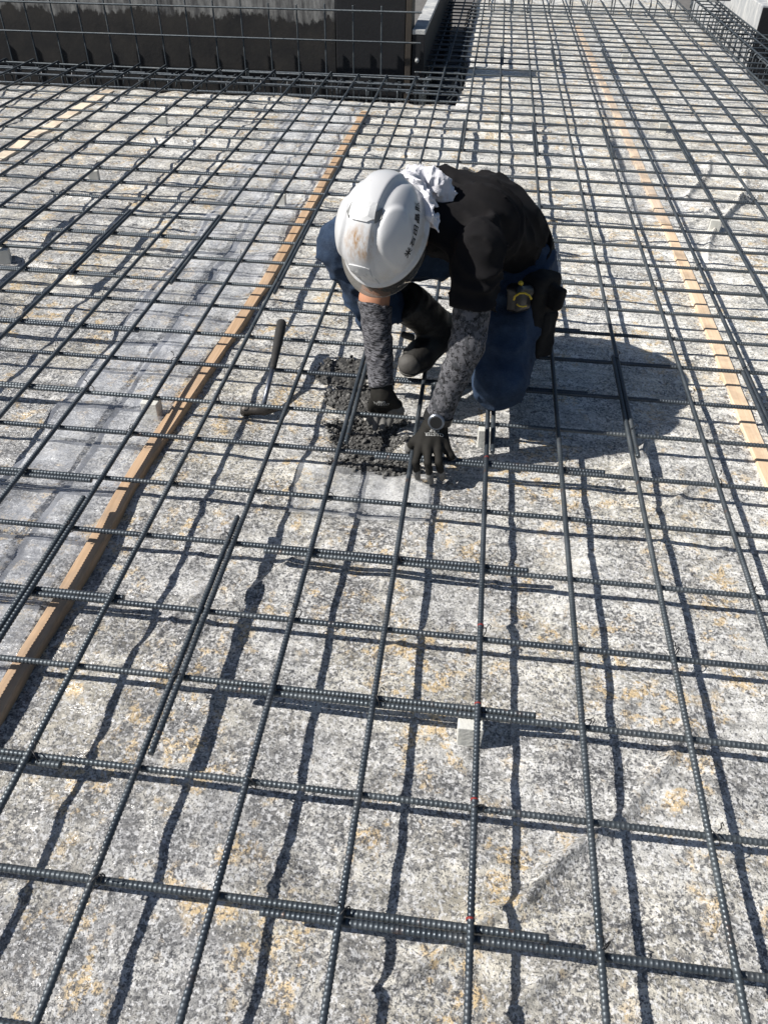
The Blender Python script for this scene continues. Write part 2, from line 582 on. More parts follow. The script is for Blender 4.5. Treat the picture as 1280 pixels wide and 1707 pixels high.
def H(x, y):
    x, y = np.asarray(x, float), np.asarray(y, float)
    z = 0.0050 * vnoise(x * 3.1, y * 3.1, 3) + 0.0045 * vnoise(x * 9 + 4, y * 9, 9) + 0.0024 * vnoise(x * 23, y * 23, 5)
    z = z + 0.0010 * vnoise(x * 61, y * 61, 2)
    far = sstep(2.2, 4.0, y)
    z = z + far * (0.010 * np.abs(vnoise(x * 4.0, y * 9, 7)) + 0.004 * vnoise(x * 12, y * 12, 8))
    c, s = math.cos(0.75), math.sin(0.75)
    u, w = x * c + y * s, -x * s + y * c
    z = z + 0.0035 * np.maximum(0, vnoise(u * 2.2, w * 16, 11)) ** 1.5 * 2
    for x0, y0, x1, y1, wd, ht in RIDGES:
        dx, dy = x1 - x0, y1 - y0
        L2 = dx * dx + dy * dy
        t = np.clip(((x - x0) * dx + (y - y0) * dy) / L2, 0, 1)
        wob = 0.02 * np.sin(t * 7 + x0 * 9)
        px, py = x0 + t * dx - dy * wob, y0 + t * dy + dx * wob
        d = np.hypot(x - px, y - py)
        z = z + 1.5 * ht * np.exp(-(d / (0.62 * wd)) ** 1.4) * np.sin(np.pi * np.clip(t, 0.04, 0.96)) ** 0.5
    hd = np.hypot((x - HOLE[0]) / 0.11, (y - HOLE[1]) / 0.18)
    z = z - 0.030 * (1 - sstep(0.4, 1.1, hd))
    return z


ys = np.concatenate([np.arange(-2.2, -0.1, 0.06), np.arange(-0.1, 2.4, 0.0075), np.arange(2.4, 4.2, 0.013), np.arange(4.2, 9.0, 0.022), np.arange(9.0, 11.7, 0.05)])
xs = np.concatenate([np.arange(-5.0, -1.2, 0.03), np.arange(-1.2, 2.4, 0.0085), np.arange(2.4, 3.26, 0.015)])
X, Y = np.meshgrid(xs, ys)
Z = H(X, Y)
wobx = 0.03 * vnoise(X * 4, Y * 4, 1)
woby = 0.03 * vnoise(X * 3, Y * 3, 6)
d1 = np.maximum(EDGE_Y - Y + woby, np.minimum(X - EDGE_X + wobx, 9))          # inside when > 0
d = np.minimum(np.minimum(d1, RIGHT_X - X + wobx), BACK_Y - Y + woby)
Z = Z - 0.42 * sstep(0.015, -0.05, d) - 0.012 * sstep(0.10, 0.0, d)
keep = (d > -0.06)
keep = keep[:-1, :-1] & keep[1:, 1:] & keep[:-1, 1:] & keep[1:, :-1]
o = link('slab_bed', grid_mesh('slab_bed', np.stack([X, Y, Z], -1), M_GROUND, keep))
tag(o, kind='structure')

M_SOIL = mat_plain('trench_earth', (0.13, 0.125, 0.12), 0.95, 0, 0.5, 14, 0.8, 40)
g = 160.0
xs2 = np.concatenate([[-g, -30, -12], np.linspace(-6, 6, 61), [12, 30, g]])
ys2 = np.concatenate([[-g, -30, -12], np.linspace(-4, 12, 81), [20, 40, g]])
X2, Y2 = np.meshgrid(xs2, ys2)
Z2 = -0.36 + 0.02 * vnoise(X2 * 2, Y2 * 2, 3)
o = link('ground', grid_mesh('ground', np.stack([X2, Y2, Z2], -1), M_SOIL))
tag(o, kind='structure')

# ================================================================== REBAR
R0 = 0.0058


def bar_mesh(length, variant):
    key = f'rebar_{length}_{variant}'
    if key in bpy.data.meshes:
        return bpy.data.meshes[key]
    r_ = np.random.default_rng(length * 10 + variant)
    pitch, seg = 0.0086, 10
    n = int(length / pitch)
    k = np.arange(n)[:, None]
    x = (k * pitch + np.array([0.0, 0.0042, 0.0053, 0.0069])[None]).ravel()
    rr = np.tile([R0, R0, R0 + 0.00105, R0 + 0.00105], n)
    x = np.append(x, length); rr = np.append(rr, R0)
    a = np.arange(seg) * 2 * math.pi / seg + variant * 0.5
    lr = np.zeros(seg); lr[[0, seg // 2]] = 1
    rad = np.maximum(rr[:, None], (R0 + 0.0010) * lr[None])
    bow = 0.0011 * np.sin(x / length * math.pi * (1 + variant % 2)) * (1 if variant < 2 else -1)
    V = np.stack([np.broadcast_to(x[:, None], rad.shape), bow[:, None] + rad * np.cos(a), rad * np.sin(a)], -1)
    nr = len(x)
    idx = np.arange(nr * seg).reshape(nr, seg)
    q = np.stack([idx[:-1], np.roll(idx[:-1], -1, 1), np.roll(idx[1:], -1, 1), idx[1:]], -1).reshape(-1, 4)
    F = q[:, ::-1].tolist() + [idx[0].tolist(), idx[-1][::-1].tolist()]
    me = pymesh(key, V.reshape(-1, 3), F, M_BAR)
    me.polygons.foreach_set('use_smooth', np.array([len(p) == 4 for p in F]))
    return me


def rebar(p0, p1, label, group, parent=None, name='rebar'):
    p0, p1 = Vector(p0), Vector(p1)
    d_ = p1 - p0
    L_ = d_.length
    base = max(1, min(6, round(L_)))
    o = link(name, bar_mesh(base, random.randrange(4)), parent, p0)
    o.rotation_mode = 'QUATERNION'
    if abs(d_.z) > 0.95 * L_:
        o.rotation_quaternion = d_.to_track_quat('X', 'Y')
    else:
        o.rotation_euler = (0, 0, 0)
        o.rotation_quaternion = d_.to_track_quat('X', 'Z')
    o.scale = (L_ / base, 1, 1)
    if label:
        tag(o, label, 'rebar', group)
    return o


ZT, ZL, LAP = 0.0675, 0.0808, 0.0071
HOOKV, HOOKF = tube_pts([(0, 0, 0)] + [(0.02 * math.sin(q), 0, -0.02 + 0.02 * math.cos(q)) for q in np.linspace(0.3, math.pi / 2, 5)]
                        + [(0.02, 0, -0.12), (0.02, 0, -0.24)], 0.0064, 8)
HOOK = pymesh('bar_hook', HOOKV, HOOKF, M_BAR, True)

TIES = []
marks = {}
for i in range(-12, 17):
    x = 0.2 * i + random.uniform(-0.004, 0.004)
    if i <= 3:
        spans = [(-0.9, 1.11), (0.43, 5.80)] if i % 2 else [(-0.9, 3.02), (2.34, 5.80)]
    else:
        spans = [(-0.9, 4.73), (4.15, 10.1)] if i % 2 else [(-0.9, 2.0), (1.45, 6.98), (6.30, 10.1)]
    rel = i - 5
    if rel == 0: where = "the line passing under the worker's watch hand"
    elif rel < 0: where = f"{ordw(-rel)} line left of the worker's watch hand"
    else: where = f"{ordw(rel)} line right of the worker's watch hand"
    for k, (a, b) in enumerate(spans):
        a2, b2 = a + random.uniform(-0.03, 0.03), b + random.uniform(-0.03, 0.03)
        if b == 5.80: b2 = 5.80 + random.uniform(-0.02, 0.02)
        if i < -2 and k == 0 and b < 2: continue
        sx = -LAP if k == 0 else LAP
        sx2 = -LAP if k < len(spans) - 1 else LAP
        part = {2: ('near', 'far'), 3: ('near', 'middle', 'far')}[len(spans)][k]
        dr = random.uniform(-0.001, 0.001)
        o = rebar((x + sx - dr, a2, ZL), (x + sx2 + dr, b2, ZL), f"lengthwise ribbed rebar, {part} bar on {where}", 'lengthwise rebars of the mat')
        if b == 5.80:
            h = link('bar_hook', HOOK, o, (max(1, min(6, round(b2 - a2))), 0, 0))
            h.scale = (1 / o.scale.x, 1, 1)
        if i == 6 and k == 0:
            marks['bar'] = o; marks['a'] = a2
TY = {}
for j in range(0, 27):
    y = 0.2 * j + random.uniform(-0.004, 0.004)
    TY[j] = y
    if j % 2:
        xe = 1.31 if j < 6 else 1.505
        ov = 0.45 if j == 1 else 0.62
    else:
        xe = {0: 0.3, 2: 0.45, 4: 0.41, 6: 0.18}.get(j, 0.0 if j != 12 else -0.23)
        ov = 0.66
    xe += random.uniform(-0.01, 0.01)
    sgn = 1 if (j % 4) < 2 else -1
    for k, (a, b) in enumerate([(-3.4, xe), (xe - ov, 3.72)]):
        dy = LAP * (1 if k == 0 else -1) * (1 if j % 2 else sgn)
        dr = random.uniform(-0.0012, 0.0012)
        rebar((a, y + dy - dr, ZT), (b, y + dy + dr, ZT),
              f"crosswise ribbed rebar, {'left' if k == 0 else 'right'} bar of the {ordw(j + 1)} row up from the photo's bottom", 'crosswise rebars of the mat')
for j in range(27, 47):
    y = 0.2 * j + random.uniform(-0.012, 0.012)
    rebar((0.60 + random.uniform(-.02, .02), y, ZT), (3.40 if y > 8 else 3.72, y + random.uniform(-.01, .01), ZT),
          f"crosswise ribbed rebar, {ordw(j + 1)} row up from the photo's bottom, beyond the dark wall's corner", 'crosswise rebars of the mat')
for k, y in enumerate((5.44, 5.58, 5.76)):
    rebar((-3.4, y, ZT), (0.72, y + 0.02, ZT), f"crosswise rebar over the trench by the black wall, {ordw(k + 1)} from the concrete edge", 'trench top bars')

# red marks on the line under the worker's knee
ring = tube_pts([(0, 0, 0), (0.0035, 0, 0)], 0.0071, 10)
RING = pymesh('paint_mark', *ring, M_RED, True)
mb = marks['bar']
for j in (1, 2, 3, 4, 7):
    s = (0.2 * j + 0.012 - marks['a']) / mb.scale.x
    h = link('paint_mark', RING, mb, (s, 0, 0)); h.scale = (1 / mb.scale.x, 1, 1)

# tie wires at crossings
tpath = []
for q in np.linspace(0, 2 * math.pi, 13)[:-1]:
    tpath.append((0.0098 * math.cos(q), 0.0098 * math.cos(q) * 0.9, 0.0145 * math.sin(q)))
tw = tube_pts(tpath, 0.0012, 5, closed=True)
tw2 = tube_pts([(0.004, -0.003, 0.018), (0.006, -0.006, 0.026), (0.010, -0.004, 0.032), (0.014, -0.007, 0.030), (0.012, -0.011, 0.024)], 0.0011, 5)
TIE = pymesh('tie_wire', *join([tw, tw2]), M_WIRE, True)
for i in range(-6, 14):
    for j in range(0, 22):
        if (i + j) % 2 != 0: continue
        if random.random() < 0.15: continue
        x, y = 0.2 * i, 0.2 * j
        vis = (RC @ (np.array([x, y, 0.08]) - CAM))
        u, v = 640 + FPX * vis[0] / vis[2], 853 + FPX * vis[1] / vis[2]
        if not (0 < u < 1280 and 150 < v < 1700): continue
        if 530 < u < 930 and 280 < v < 800: continue
        o = link('tie_wire', TIE, None, (x, y, (ZT + ZL) / 2), (0, 0, random.uniform(-0.3, 0.3) + random.choice((0, math.pi / 2, math.pi))))
        rl = i - 5
        wl = "line under watch hand" if rl == 0 else f"{ordw(abs(rl))} line {'right' if rl > 0 else 'left'} of watch hand"
        tag(o, f"dark tie wire, {wl}, {ordw(j + 1)} row from bottom", 'tie wire', 'tie wires on rebar crossings')

# ================================================================== SPACER BLOCKS
def block(px, py, rz, label, s=1.0):
    v, f = box_pts((-0.025, -0.021, 0), (0.025, 0.021, 0.0605), 0.0022)
    v = [(a * (0.93 + 0.07 * c / 0.06), b * (0.93 + 0.07 * c / 0.06), c) for a, b, c in v]
    o = link('spacer_block', pymesh('spacer_block', v, f, M_BLOCK), None, (px, py, 0), (0, 0, rz))
    tag(o, label, 'spacer block', 'concrete spacer blocks under the mat')


for bx, by, rz, lb in [
    (1.185, 0.590, 0.02, "pale concrete spacer block under the rebar in the foreground"),
    (0.190, 1.590, -0.05, "grey concrete spacer block beside the left timber strip"),
    (1.195, 1.590, 0.05, "white concrete spacer block under the rebar just below the worker's knee"),
    (-0.790, 2.590, 0.3, "dark concrete spacer block at the photo's left edge"),
    (-0.82, 3.585, 0.2, "small grey spacer block near the upper left, left of the shaded film"),
    (-0.81, 4.60, 0.1, "small grey spacer block on the left closest to the black wall"),
    (0.18, 3.40, 0.05, "small spacer block left of the timber strip, above the helmet"),
    (2.19, 3.39, -0.1, "pale spacer block right of the right timber strip"),
    (2.19, 4.99, 0.0, "small pale spacer block at the upper right beyond the film folds"),
    (1.195, 4.99, 0.1, "small white spacer block in the sun near the black wall's corner"),
    (2.18, 6.99, 0.0, "small grey spacer block farthest up the photo, right of timber"),
    (1.18, 3.20, 0.2, "small grey spacer block behind the worker's shoulders")]:
    block(bx, by, rz, lb)

# ================================================================== TIMBER STRIPS
def timber(pts, w, th, mat, label, seed):
    r_ = np.random.default_rng(seed)
    p = np.array(pts, float)
    n = 120
    t = np.linspace(0, 1, n)
    cx, cy = np.interp(t, np.linspace(0, 1, len(p)), p[:, 0]), np.interp(t, np.linspace(0, 1, len(p)), p[:, 1])
    V = []
    hz = np.max([H(cx + q * w / 2, cy) for q in (-1, -.5, 0, .5, 1)], axis=0)
    hz = np.convolve(np.pad(hz, 4, mode='edge'), np.ones(9) / 9, 'valid')
    wob = 0.0015 * vnoise(t * 40, seed, 0)
    wob2 = 0.0015 * vnoise(t * 40, seed + 7, 0)
    b = 0.003
    for k in range(n):
        l, r = -w / 2 + wob[k], w / 2 + wob2[k]
        for a, z in ((l, -0.012), (l, hz[k] + th - b), (l + b, hz[k] + th), (r - b, hz[k] + th), (r, hz[k] + th - b), (r, -0.012)):
            V.append((cx[k] + a, cy[k], z))
    F = []
    for k in range(n - 1):
        for q in range(5):
            F.append([k * 6 + q, k * 6 + q + 1, (k + 1) * 6 + q + 1, (k + 1) * 6 + q][::-1])
    F.append([0, 1, 2, 3, 4, 5]); F.append([(n - 1) * 6 + q for q in range(6)][::-1])
    o = link('timber_strip', pymesh('timber_strip', V, F, mat))
    tag(o, label, 'timber', 'timber strips on the slab bed')


timber([(0.238, -0.4), (0.242, 0.6), (0.246, 1.35), (0.312, 2.5), (0.35, 5.05)], 0.042, 0.021, M_WOOD,
       "brown timber strip on the left, running up beside the hammer", 1)
timber([(2.0, 0.9), (1.992, 1.7), (1.995, 2.6), (1.95, 5.7), (1.905, 8.4)], 0.048, 0.009, M_WOOD2,
       "pale timber strip lying on the right of the worker's shadow", 2)
timber([(-1.46, 3.2), (-1.47, 4.2), (-1.45, 5.35)], 0.075, 0.006, M_PALE, "faint tan timber strip at the upper left below the black wall", 3)


# ================================================================== FILM
def film(x0, x1, y0, y1, nx, ny, amp, mat, label, edge, seed, lift=0.012):
    xs_, ys_ = np.linspace(0, 1, nx), np.linspace(0, 1, ny)
    A, B = np.meshgrid(xs_, ys_)
    yy = y0 + B * (y1 - y0)
    xl = x0(yy) + 0.03 * vnoise(yy * 5, seed, 1)
    xr = x1(yy) + edge * vnoise(yy * 7, seed, 2)
    xx = xl + A * (xr - xl)
    w = vnoise(xx * 11, yy * 2.3, seed)
    z = H(xx, yy) + lift + amp * (np.abs(w) ** 0.8 - 0.2) + amp * 0.6 * vnoise(xx * 26, yy * 9, seed + 3)
    z = np.maximum(z, H(xx, yy) + 0.003)
    o = link('plastic_film', grid_mesh('plastic_film', np.stack([xx, yy, z], -1), mat))
    tag(o, label, 'plastic film')


film(lambda y: -0.07 - 0.02 * y, lambda y: 0.205 + np.interp(y, [0, 1.4, 2.5, 5], [0, 0.01, 0.065, 0.11]), 0.15, 5.3, 60, 420, 0.007, M_FILM,
     "wrinkled translucent plastic film along the left side of the left timber", 0.012, 21)
film(lambda y: 1.84 + 0 * y, lambda y: 2.13 - 0.01 * y, 3.4, 8.2, 40, 300, 0.005, M_VEIL,
     "thin clear plastic film veiling the right timber strip", 0.02, 45, 0.016)
film(lambda y: 0.68 + 0 * y, lambda y: 1.06 + 0 * y, 1.20, 1.40, 60, 40, 0.012, M_CLEAR,
     "torn flap of clear plastic film just below the dug hole", 0.03, 33, 0.006)



def U(u, v, z):
    d_ = RC.T @ np.array([(u - 640) / FPX, (v - 853.5) / FPX, 1])
    return CAM + d_ * (z - CAM[2]) / d_[2]


# ================================================================== WALLS AND TRENCHES
def mat_wall():
    t = NT('tarred_concrete')
    z = t.sep()[2]
    e = t.math('ADD', z, t.math('MULTIPLY', t.math('SUBTRACT', t.noise(7, 6, 0.72, t.co((1, 1, 0.5))), 0.5), 0.30))
    up = t.ramp(e, [(0.345, 0), (0.365, 1)])
    st = t.noise(14, 5, 0.65, t.co((1.6, 1, 0.35)))
    grey = t.mix(t.ramp(st, [(0.35, 0), (0.68, 1)]), (0.05, 0.05, 0.053), (0.33, 0.33, 0.32))
    tar = t.mix(t.ramp(t.noise(5, 5, 0.6), [(0.3, 0), (0.75, 1)]), (0.005, 0.006, 0.009), (0.034, 0.031, 0.028))
    t.bump(t.noise(40, 4, 0.6), 0.3, 0.004)
    return t.fin(t.mix(up, tar, grey), t.ramp(up, [(0, 0.8), (1, 0.85)]))


def mat_conc(name, a, b):
    t = NT(name)
    st = t.noise(9, 6, 0.68, t.co((1, 1, 0.4)))
    c = t.mix(t.ramp(st, [(0.3, 0), (0.7, 1)]), a, b)
    t.bump(t.noise(50, 4, 0.6), 0.3, 0.004)
    return t.fin(c, 0.85)


M_WALL = mat_wall()
M_CONC = mat_conc('weathered_concrete', (0.22, 0.24, 0.27), (0.60, 0.60, 0.58))
M_TAR = mat_plain('bitumen_coat', (0.009, 0.010, 0.013), 0.8, 0, 0.4, 8, 0.3, 40)
M_FORM = mat_plain('dark_form_board', (0.055, 0.045, 0.036), 0.7, 0, 0.3, 20)
M_LEAF = mat_plain('dry_leaf', (0.30, 0.17, 0.08), 0.8, 0, 0.4, 60)

w = empty('retaining_wall', (-2.4, 6.2, -0.4))
link('wall_panel', pymesh('wall_panel', *box_pts((-3.2, 6.10, -0.40), (-0.002, 6.30, 0.95), 0.006), M_WALL), w, (2.4, -6.2, 0.4))
link('wall_panel', pymesh('wall_panel', *box_pts((0.002, 6.09, -0.40), (0.50, 6.30, 0.95), 0.006), M_TAR), w, (2.4, -6.2, 0.4))['label'] = 'black coated end panel'
link('end_board', pymesh('end_board', *box_pts((0.504, 6.07, -0.40), (0.545, 6.30, 0.93), 0.003), M_FORM), w, (2.4, -6.2, 0.4))
tag(w, 'black coated concrete wall with pale stained top behind the mesh, upper left', 'wall')
w = empty('low_wall', (0.6, 8.0, -0.4))
link('wall_body', pymesh('wall_body', *box_pts((0.552, 6.08, -0.40), (0.640, 10.4, 0.285), 0.004), M_TAR), w, (-0.6, -8.0, 0.4))
link('wall_top', pymesh('wall_top', *box_pts((0.550, 6.078, 0.287), (0.642, 10.4, 0.318), 0.004), M_CONC), w, (-0.6, -8.0, 0.4))
pv, pf = tube_pts([(0.59, 6.085, 0.13), (0.592, 6.055, 0.128)], 0.014, 12)
link('form_tie', pymesh('form_tie', pv, pf, M_CONC, True), w, (-0.6, -8.0, 0.4))
tag(w, 'low black wall with sunlit pale top running away at the trench corner', 'wall')
w = empty('concrete_footing', (3.9, 9.2, -0.4))
link('footing_body', pymesh('footing_body', *box_pts((3.47, 8.204, -0.40), (5.2, 11.2, 0.26), 0.008), M_CONC), w, (-3.9, -9.2, 0.4))
link('end_face', pymesh('end_face', *box_pts((3.474, 8.19, -0.40), (5.19, 8.203, 0.245), 0.002), M_TAR), w, (-3.9, -9.2, 0.4))
tag(w, 'pale grey concrete footing with dark end face in the upper right corner', 'footing')
# dry leaves on the footing
lv, lf = [], []
for k in range(160):
    c = np.array([random.uniform(3.62, 4.6), random.uniform(8.25, 10.5), 0.268 + random.uniform(0, 0.03)])
    a, s_ = random.uniform(0, 6.28), random.uniform(0.02, 0.04)
    e1 = np.array([math.cos(a), math.sin(a), random.uniform(-.3, .3)]) * s_
    e2 = np.array([-math.sin(a), math.cos(a), random.uniform(-.3, .3)]) * s_ * 0.5
    o_ = len(lv)
    lv += [tuple(c - e1), tuple(c + e2), tuple(c + e1), tuple(c - e2)]
    lf.append([o_, o_ + 1, o_ + 2, o_ + 3])
o = link('leaf_litter', pymesh('leaf_litter', lv, lf, M_LEAF))
tag(o, 'brown dry leaves lying on the pale footing, upper right corner', 'leaves', kind='stuff')

# wall mesh in front of the black wall
for k in range(17):
    x = -2.86 + 0.2 * k
    rebar((x, 6.005, -0.33), (x, 6.0, 0.46 + random.uniform(-.01, .015)),
          f"upright bar of the wall mesh, {ordw(17 - k)} from the black wall's right end", 'upright bars before the black wall')
for k, z in enumerate((0.415, 0.232, 0.02)):
    rebar((-3.4, 5.985, z - 0.012), (0.62, 5.985, z + 0.02), f"level bar of the wall mesh, {('top', 'middle', 'lowest')[k]} one", 'level bars before the black wall')


def stirrup_mesh(name, wd, ht):
    r = 0.025
    pts = []
    for cx, cz, a0 in ((wd / 2 - r, -r, 0), (-(wd / 2 - r), -r, 90), (-(wd / 2 - r), -ht + r, 180), (wd / 2 - r, -ht + r, 270)):
        for a in (0, 30, 60, 90):
            q = math.radians(a0 + a)
            pts.append((cx + r * math.cos(q), 0, cz + r * math.sin(q)))
    a_ = tube_pts(pts, 0.0055, 6, closed=True)
    b_ = tube_pts([(wd / 2 - 0.02, 0.012, 0), (wd / 2 - 0.05, 0.012, -0.05), (wd / 2 - 0.08, 0.012, -0.085)], 0.0055, 6)
    return pymesh(name, *join([a_, b_]), M_BAR, True)


ST = stirrup_mesh('stirrup', 0.26, 0.34)
ST2 = stirrup_mesh('support_stirrup', 0.22, 0.165)
for k in range(20):
    o = link('stirrup', ST, None, (-3.1 + 0.2 * k + random.uniform(-.02, .02), 5.69, 0.045), (0, 0, math.pi / 2 + random.uniform(-.06, .06)))
    tag(o, f"stirrup in the trench along the black wall, {ordw(20 - k)} from its right end", 'stirrup', 'stirrups in the trench along the black wall')
for k in range(20):
    o = link('stirrup', ST, None, (0.79, 5.55 + 0.2 * k + random.uniform(-.02, .02), 0.045), (0, 0, random.uniform(-.06, .06)))
    tag(o, f"stirrup in the trench beside the low wall, {ordw(k + 1)} from the corner", 'stirrup', 'stirrups in the trench beside the low wall')
for k in range(22):
    o = link('stirrup', ST, None, (3.30, 5.4 + 0.2 * k + random.uniform(-.02, .02), 0.10), (0, 0, random.uniform(-.06, .06)))
    tag(o, f"stirrup in the right-hand trench, {ordw(k + 1)} going up the photo", 'stirrup', 'stirrups in the right-hand trench')
for k in range(11):
    o = link('stirrup', ST2, None, (1.08 + 0.2 * k + random.uniform(-.02, .02), 9.2, 0.172), (0, 0, math.pi / 2 + random.uniform(-.35, .35)))
    tag(o, f"upright stirrup on the far bed at the photo's top, {ordw(k + 1)} from its left", 'stirrup', 'stirrups at the far end of the bed')
for k, (x, z) in enumerate(((3.19, 0.10), (3.30, 0.105), (3.41, 0.10), (3.19, -0.22), (3.41, -0.22), (3.19, -0.06))):
    rebar((x, 4.2, z), (x, 10.0, z), f"long bar of the right-hand trench cage, {('upper inner', 'upper middle', 'upper outer', 'lower inner', 'lower outer', 'mid inner')[k]} one", 'long bars of the right-hand trench cage')
for k, (x, z) in enumerate(((0.69, 0.035), (0.89, 0.035), (0.69, -0.27), (0.89, -0.27))):
    rebar((x, 5.5, z), (x, 10.0, z), f"long bar of the cage beside the low wall, {('upper left', 'upper right', 'lower left', 'lower right')[k]} one", 'long bars of the cage beside the low wall')
for k, (y, z) in enumerate(((5.59, 0.03), (5.80, 0.03), (5.58, -0.27), (5.80, -0.27), (5.58, -0.12))):
    rebar((-3.4, y, z), (0.72, y, z), f"long bar of the cage along the black wall, {('upper near', 'upper far', 'lower near', 'lower far', 'mid near')[k]} one", 'long bars of the cage along the black wall')
for k, (y, z) in enumerate(((9.10, 0.178), (9.30, 0.178), (9.2, 0.178), (9.62, 0.178))):
    rebar((0.7, y, z), (3.4, y, z), f"raised crosswise bar at the photo's top, {('nearest', 'third nearest', 'second nearest', 'farthest')[k]} one", 'raised bars at the far end')

# ================================================================== DUG HOLE
M_DIRT = mat_plain('wet_crushed_stone', (0.050, 0.049, 0.047), 0.6, 0, 0.45, 40, 0.9, 120)
def mat_gravel():
    t = NT('crushed_stone')
    n = t.noise(55, 3, 0.5)
    c = t.mix(t.ramp(n, [(0.32, 0), (0.68, 1)]), (0.030, 0.030, 0.030), (0.19, 0.187, 0.178))
    t.bump(t.noise(220, 4, 0.6), 0.5, 0.003)
    return t.fin(c, 0.92)


M_GRAV = mat_gravel()


def hole_mask(x, y):
    a = np.hypot((x - 0.845) / 0.125, (y - 1.60) / 0.145)
    b = np.hypot((x - 0.72) / 0.13, (y - 1.93) / 0.10)
    c = np.hypot((x - 0.88) / 0.13, (y - 1.43) / 0.05)
    e = np.hypot((x - 0.79) / 0.10, (y - 1.78) / 0.12)
    return np.minimum(np.minimum(np.minimum(a, b), c), e) + 0.25 * vnoise(x * 16, y * 16, 4)


gx, gy = np.meshgrid(np.linspace(0.55, 1.06, 150), np.linspace(1.32, 2.06, 190))
hm = hole_mask(gx, gy)
gz = H(gx, gy) + 0.006 + 0.004 * vnoise(gx * 40, gy * 40, 3) + 0.003 * vnoise(gx * 90, gy * 90, 6) - 0.012 * sstep(0.75, 1.05, hm)
kp = (hm < 1.0)[:-1, :-1]
o = link('dug_soil', grid_mesh('dug_soil', np.stack([gx, gy, gz], -1), M_DIRT, kp))
tag(o, kind='structure')


def stones(n, sampler, smin_, smax_, subdiv=1):
    bm0 = bmesh.new()
    bmesh.ops.create_icosphere(bm0, subdivisions=subdiv, radius=1.0)
    V0 = np.array([v.co for v in bm0.verts]); F0 = [[v.index for v in f.verts] for f in bm0.faces]
    bm0.free()
    out = []
    for k in range(n):
        x, y = sampler()
        s_ = smin_ + (smax_ - smin_) * rng.random() ** 2.2
        sc3 = s_ * (0.65 + 0.6 * rng.random(3)) * np.array([1, 1, 0.8])
        q = np.linalg.qr(rng.normal(size=(3, 3)))[0]
        v = V0 * (0.8 + 0.4 * rng.random((len(V0), 1))) * sc3 @ q.T
        z = float(H(x, y)) + 0.006 + sc3.min() * 0.4
        out.append(((v + np.array([x, y, z])).tolist(), F0))
    return join(out)


def in_hole():
    while True:
        x, y = rng.uniform(0.56, 1.04), rng.uniform(1.34, 2.04)
        m_ = float(hole_mask(x, y))
        if m_ < 0.98 and rng.random() > (0.45 if y > 1.8 else 0.0): return x, y


def scattered():
    x, y = in_hole()
    return x + rng.normal() * 0.05, y + rng.normal() * 0.04


me = pymesh('gravel', *join([stones(2000, in_hole, 0.0018, 0.0080, 1), stones(220, scattered, 0.0015, 0.005, 1), stones(18, in_hole, 0.010, 0.017, 1)]), M_GRAV)
o = link('gravel', me)
tag(o, 'dark crushed gravel dug up around the hole at the gloves', 'gravel', kind='stuff')

# ================================================================== HAMMER
M_RUB = mat_plain('black_rubber', (0.022, 0.021, 0.020), 0.75, 0, 0.5, 40, 0.4, 70)
M_STEEL = mat_plain('polished_steel', (0.22, 0.24, 0.28), 0.36, 0.9, 0.2, 30)
M_IRON = mat_plain('worn_iron', (0.075, 0.068, 0.062), 0.5, 0.6, 0.5, 60, 0.4, 90)
hm_ = empty('hammer', (0.5, 1.66, 0))
hb = np.array([0.5, 1.66, 0])


def mk(name, vf, mat, parent, base, smooth=True):
    v, f = vf
    return link(name, pymesh(name, np.array(v) - base, f, mat, smooth), parent)


hA, hB, hC = U(439, 676, 0.030), U(455, 612, 0.088), U(470, 536, 0.128)
mk('shaft', tube_pts([hA, hA * 0.5 + hB * 0.5, hB], 0.0078, 12), M_STEEL, hm_, hb)
pp = [hB + (hC - hB) * t_ for t_ in (-0.03, 0.0, 0.06, 0.10, 0.14, 0.5, 0.8, 0.95, 0.985, 1.0)]
mk('grip', tube_pts(pp, [0.0085, 0.0105, 0.0115, 0.0105, 0.0118, 0.0145, 0.0165, 0.0165, 0.0145, 0.009], 14), M_RUB, hm_, hb)
h0, h1, h2, h3, h4 = U(404, 683, 0.020), U(422, 684, 0.022), U(440, 683, 0.026), U(458, 681, 0.018), U(476, 678, 0.006)
mk('hammer_head', tube_pts([h0, h0 * 0.6 + h1 * 0.4, h1, h2, h2 * 0.5 + h3 * 0.5, h3, h4], [0.019, 0.0195, 0.014, 0.018, 0.015, 0.011, 0.004], 10), M_IRON, hm_, hb)
tag(hm_, 'claw hammer with black grip resting on the rebar, head on the ground', 'hammer')

# ================================================================== WORKER
def mat_cloth(name, c, c2=None, weave=900, bump=0.25, rough=0.9, sheen=0.2):
    t = NT(name)
    n = t.noise(14, 5, 0.6)
    cc = t.mix(t.ramp(n, [(0.3, 0), (0.7, 1)]), c, c2 or tuple(x * 1.5 for x in c))
    h = t.math('ADD', t.noise(weave, 2, 0.5), t.math('MULTIPLY', t.noise(30, 4, 0.6), 2.0))
    t.bump(h, bump, 0.003)
    return t.fin(cc, rough, 0, 0.2)


def mat_denim():
    t = NT('dark_denim')
    n = t.noise(11, 5, 0.6)
    c = t.mix(t.ramp(n, [(0.3, 0), (0.72, 1)]), (0.006, 0.014, 0.032), (0.032, 0.060, 0.115))
    f = t.noise(500, 2, 0.5)
    c = t.mix(t.math('MULTIPLY', t.ramp(f, [(0.5, 0), (0.65, 1)]), 0.2), c, (0.12, 0.16, 0.22))
    t.bump(t.math('ADD', f, t.math('MULTIPLY', n, 2.0)), 0.3, 0.003)
    return t.fin(c, 0.9, 0, 0.3)


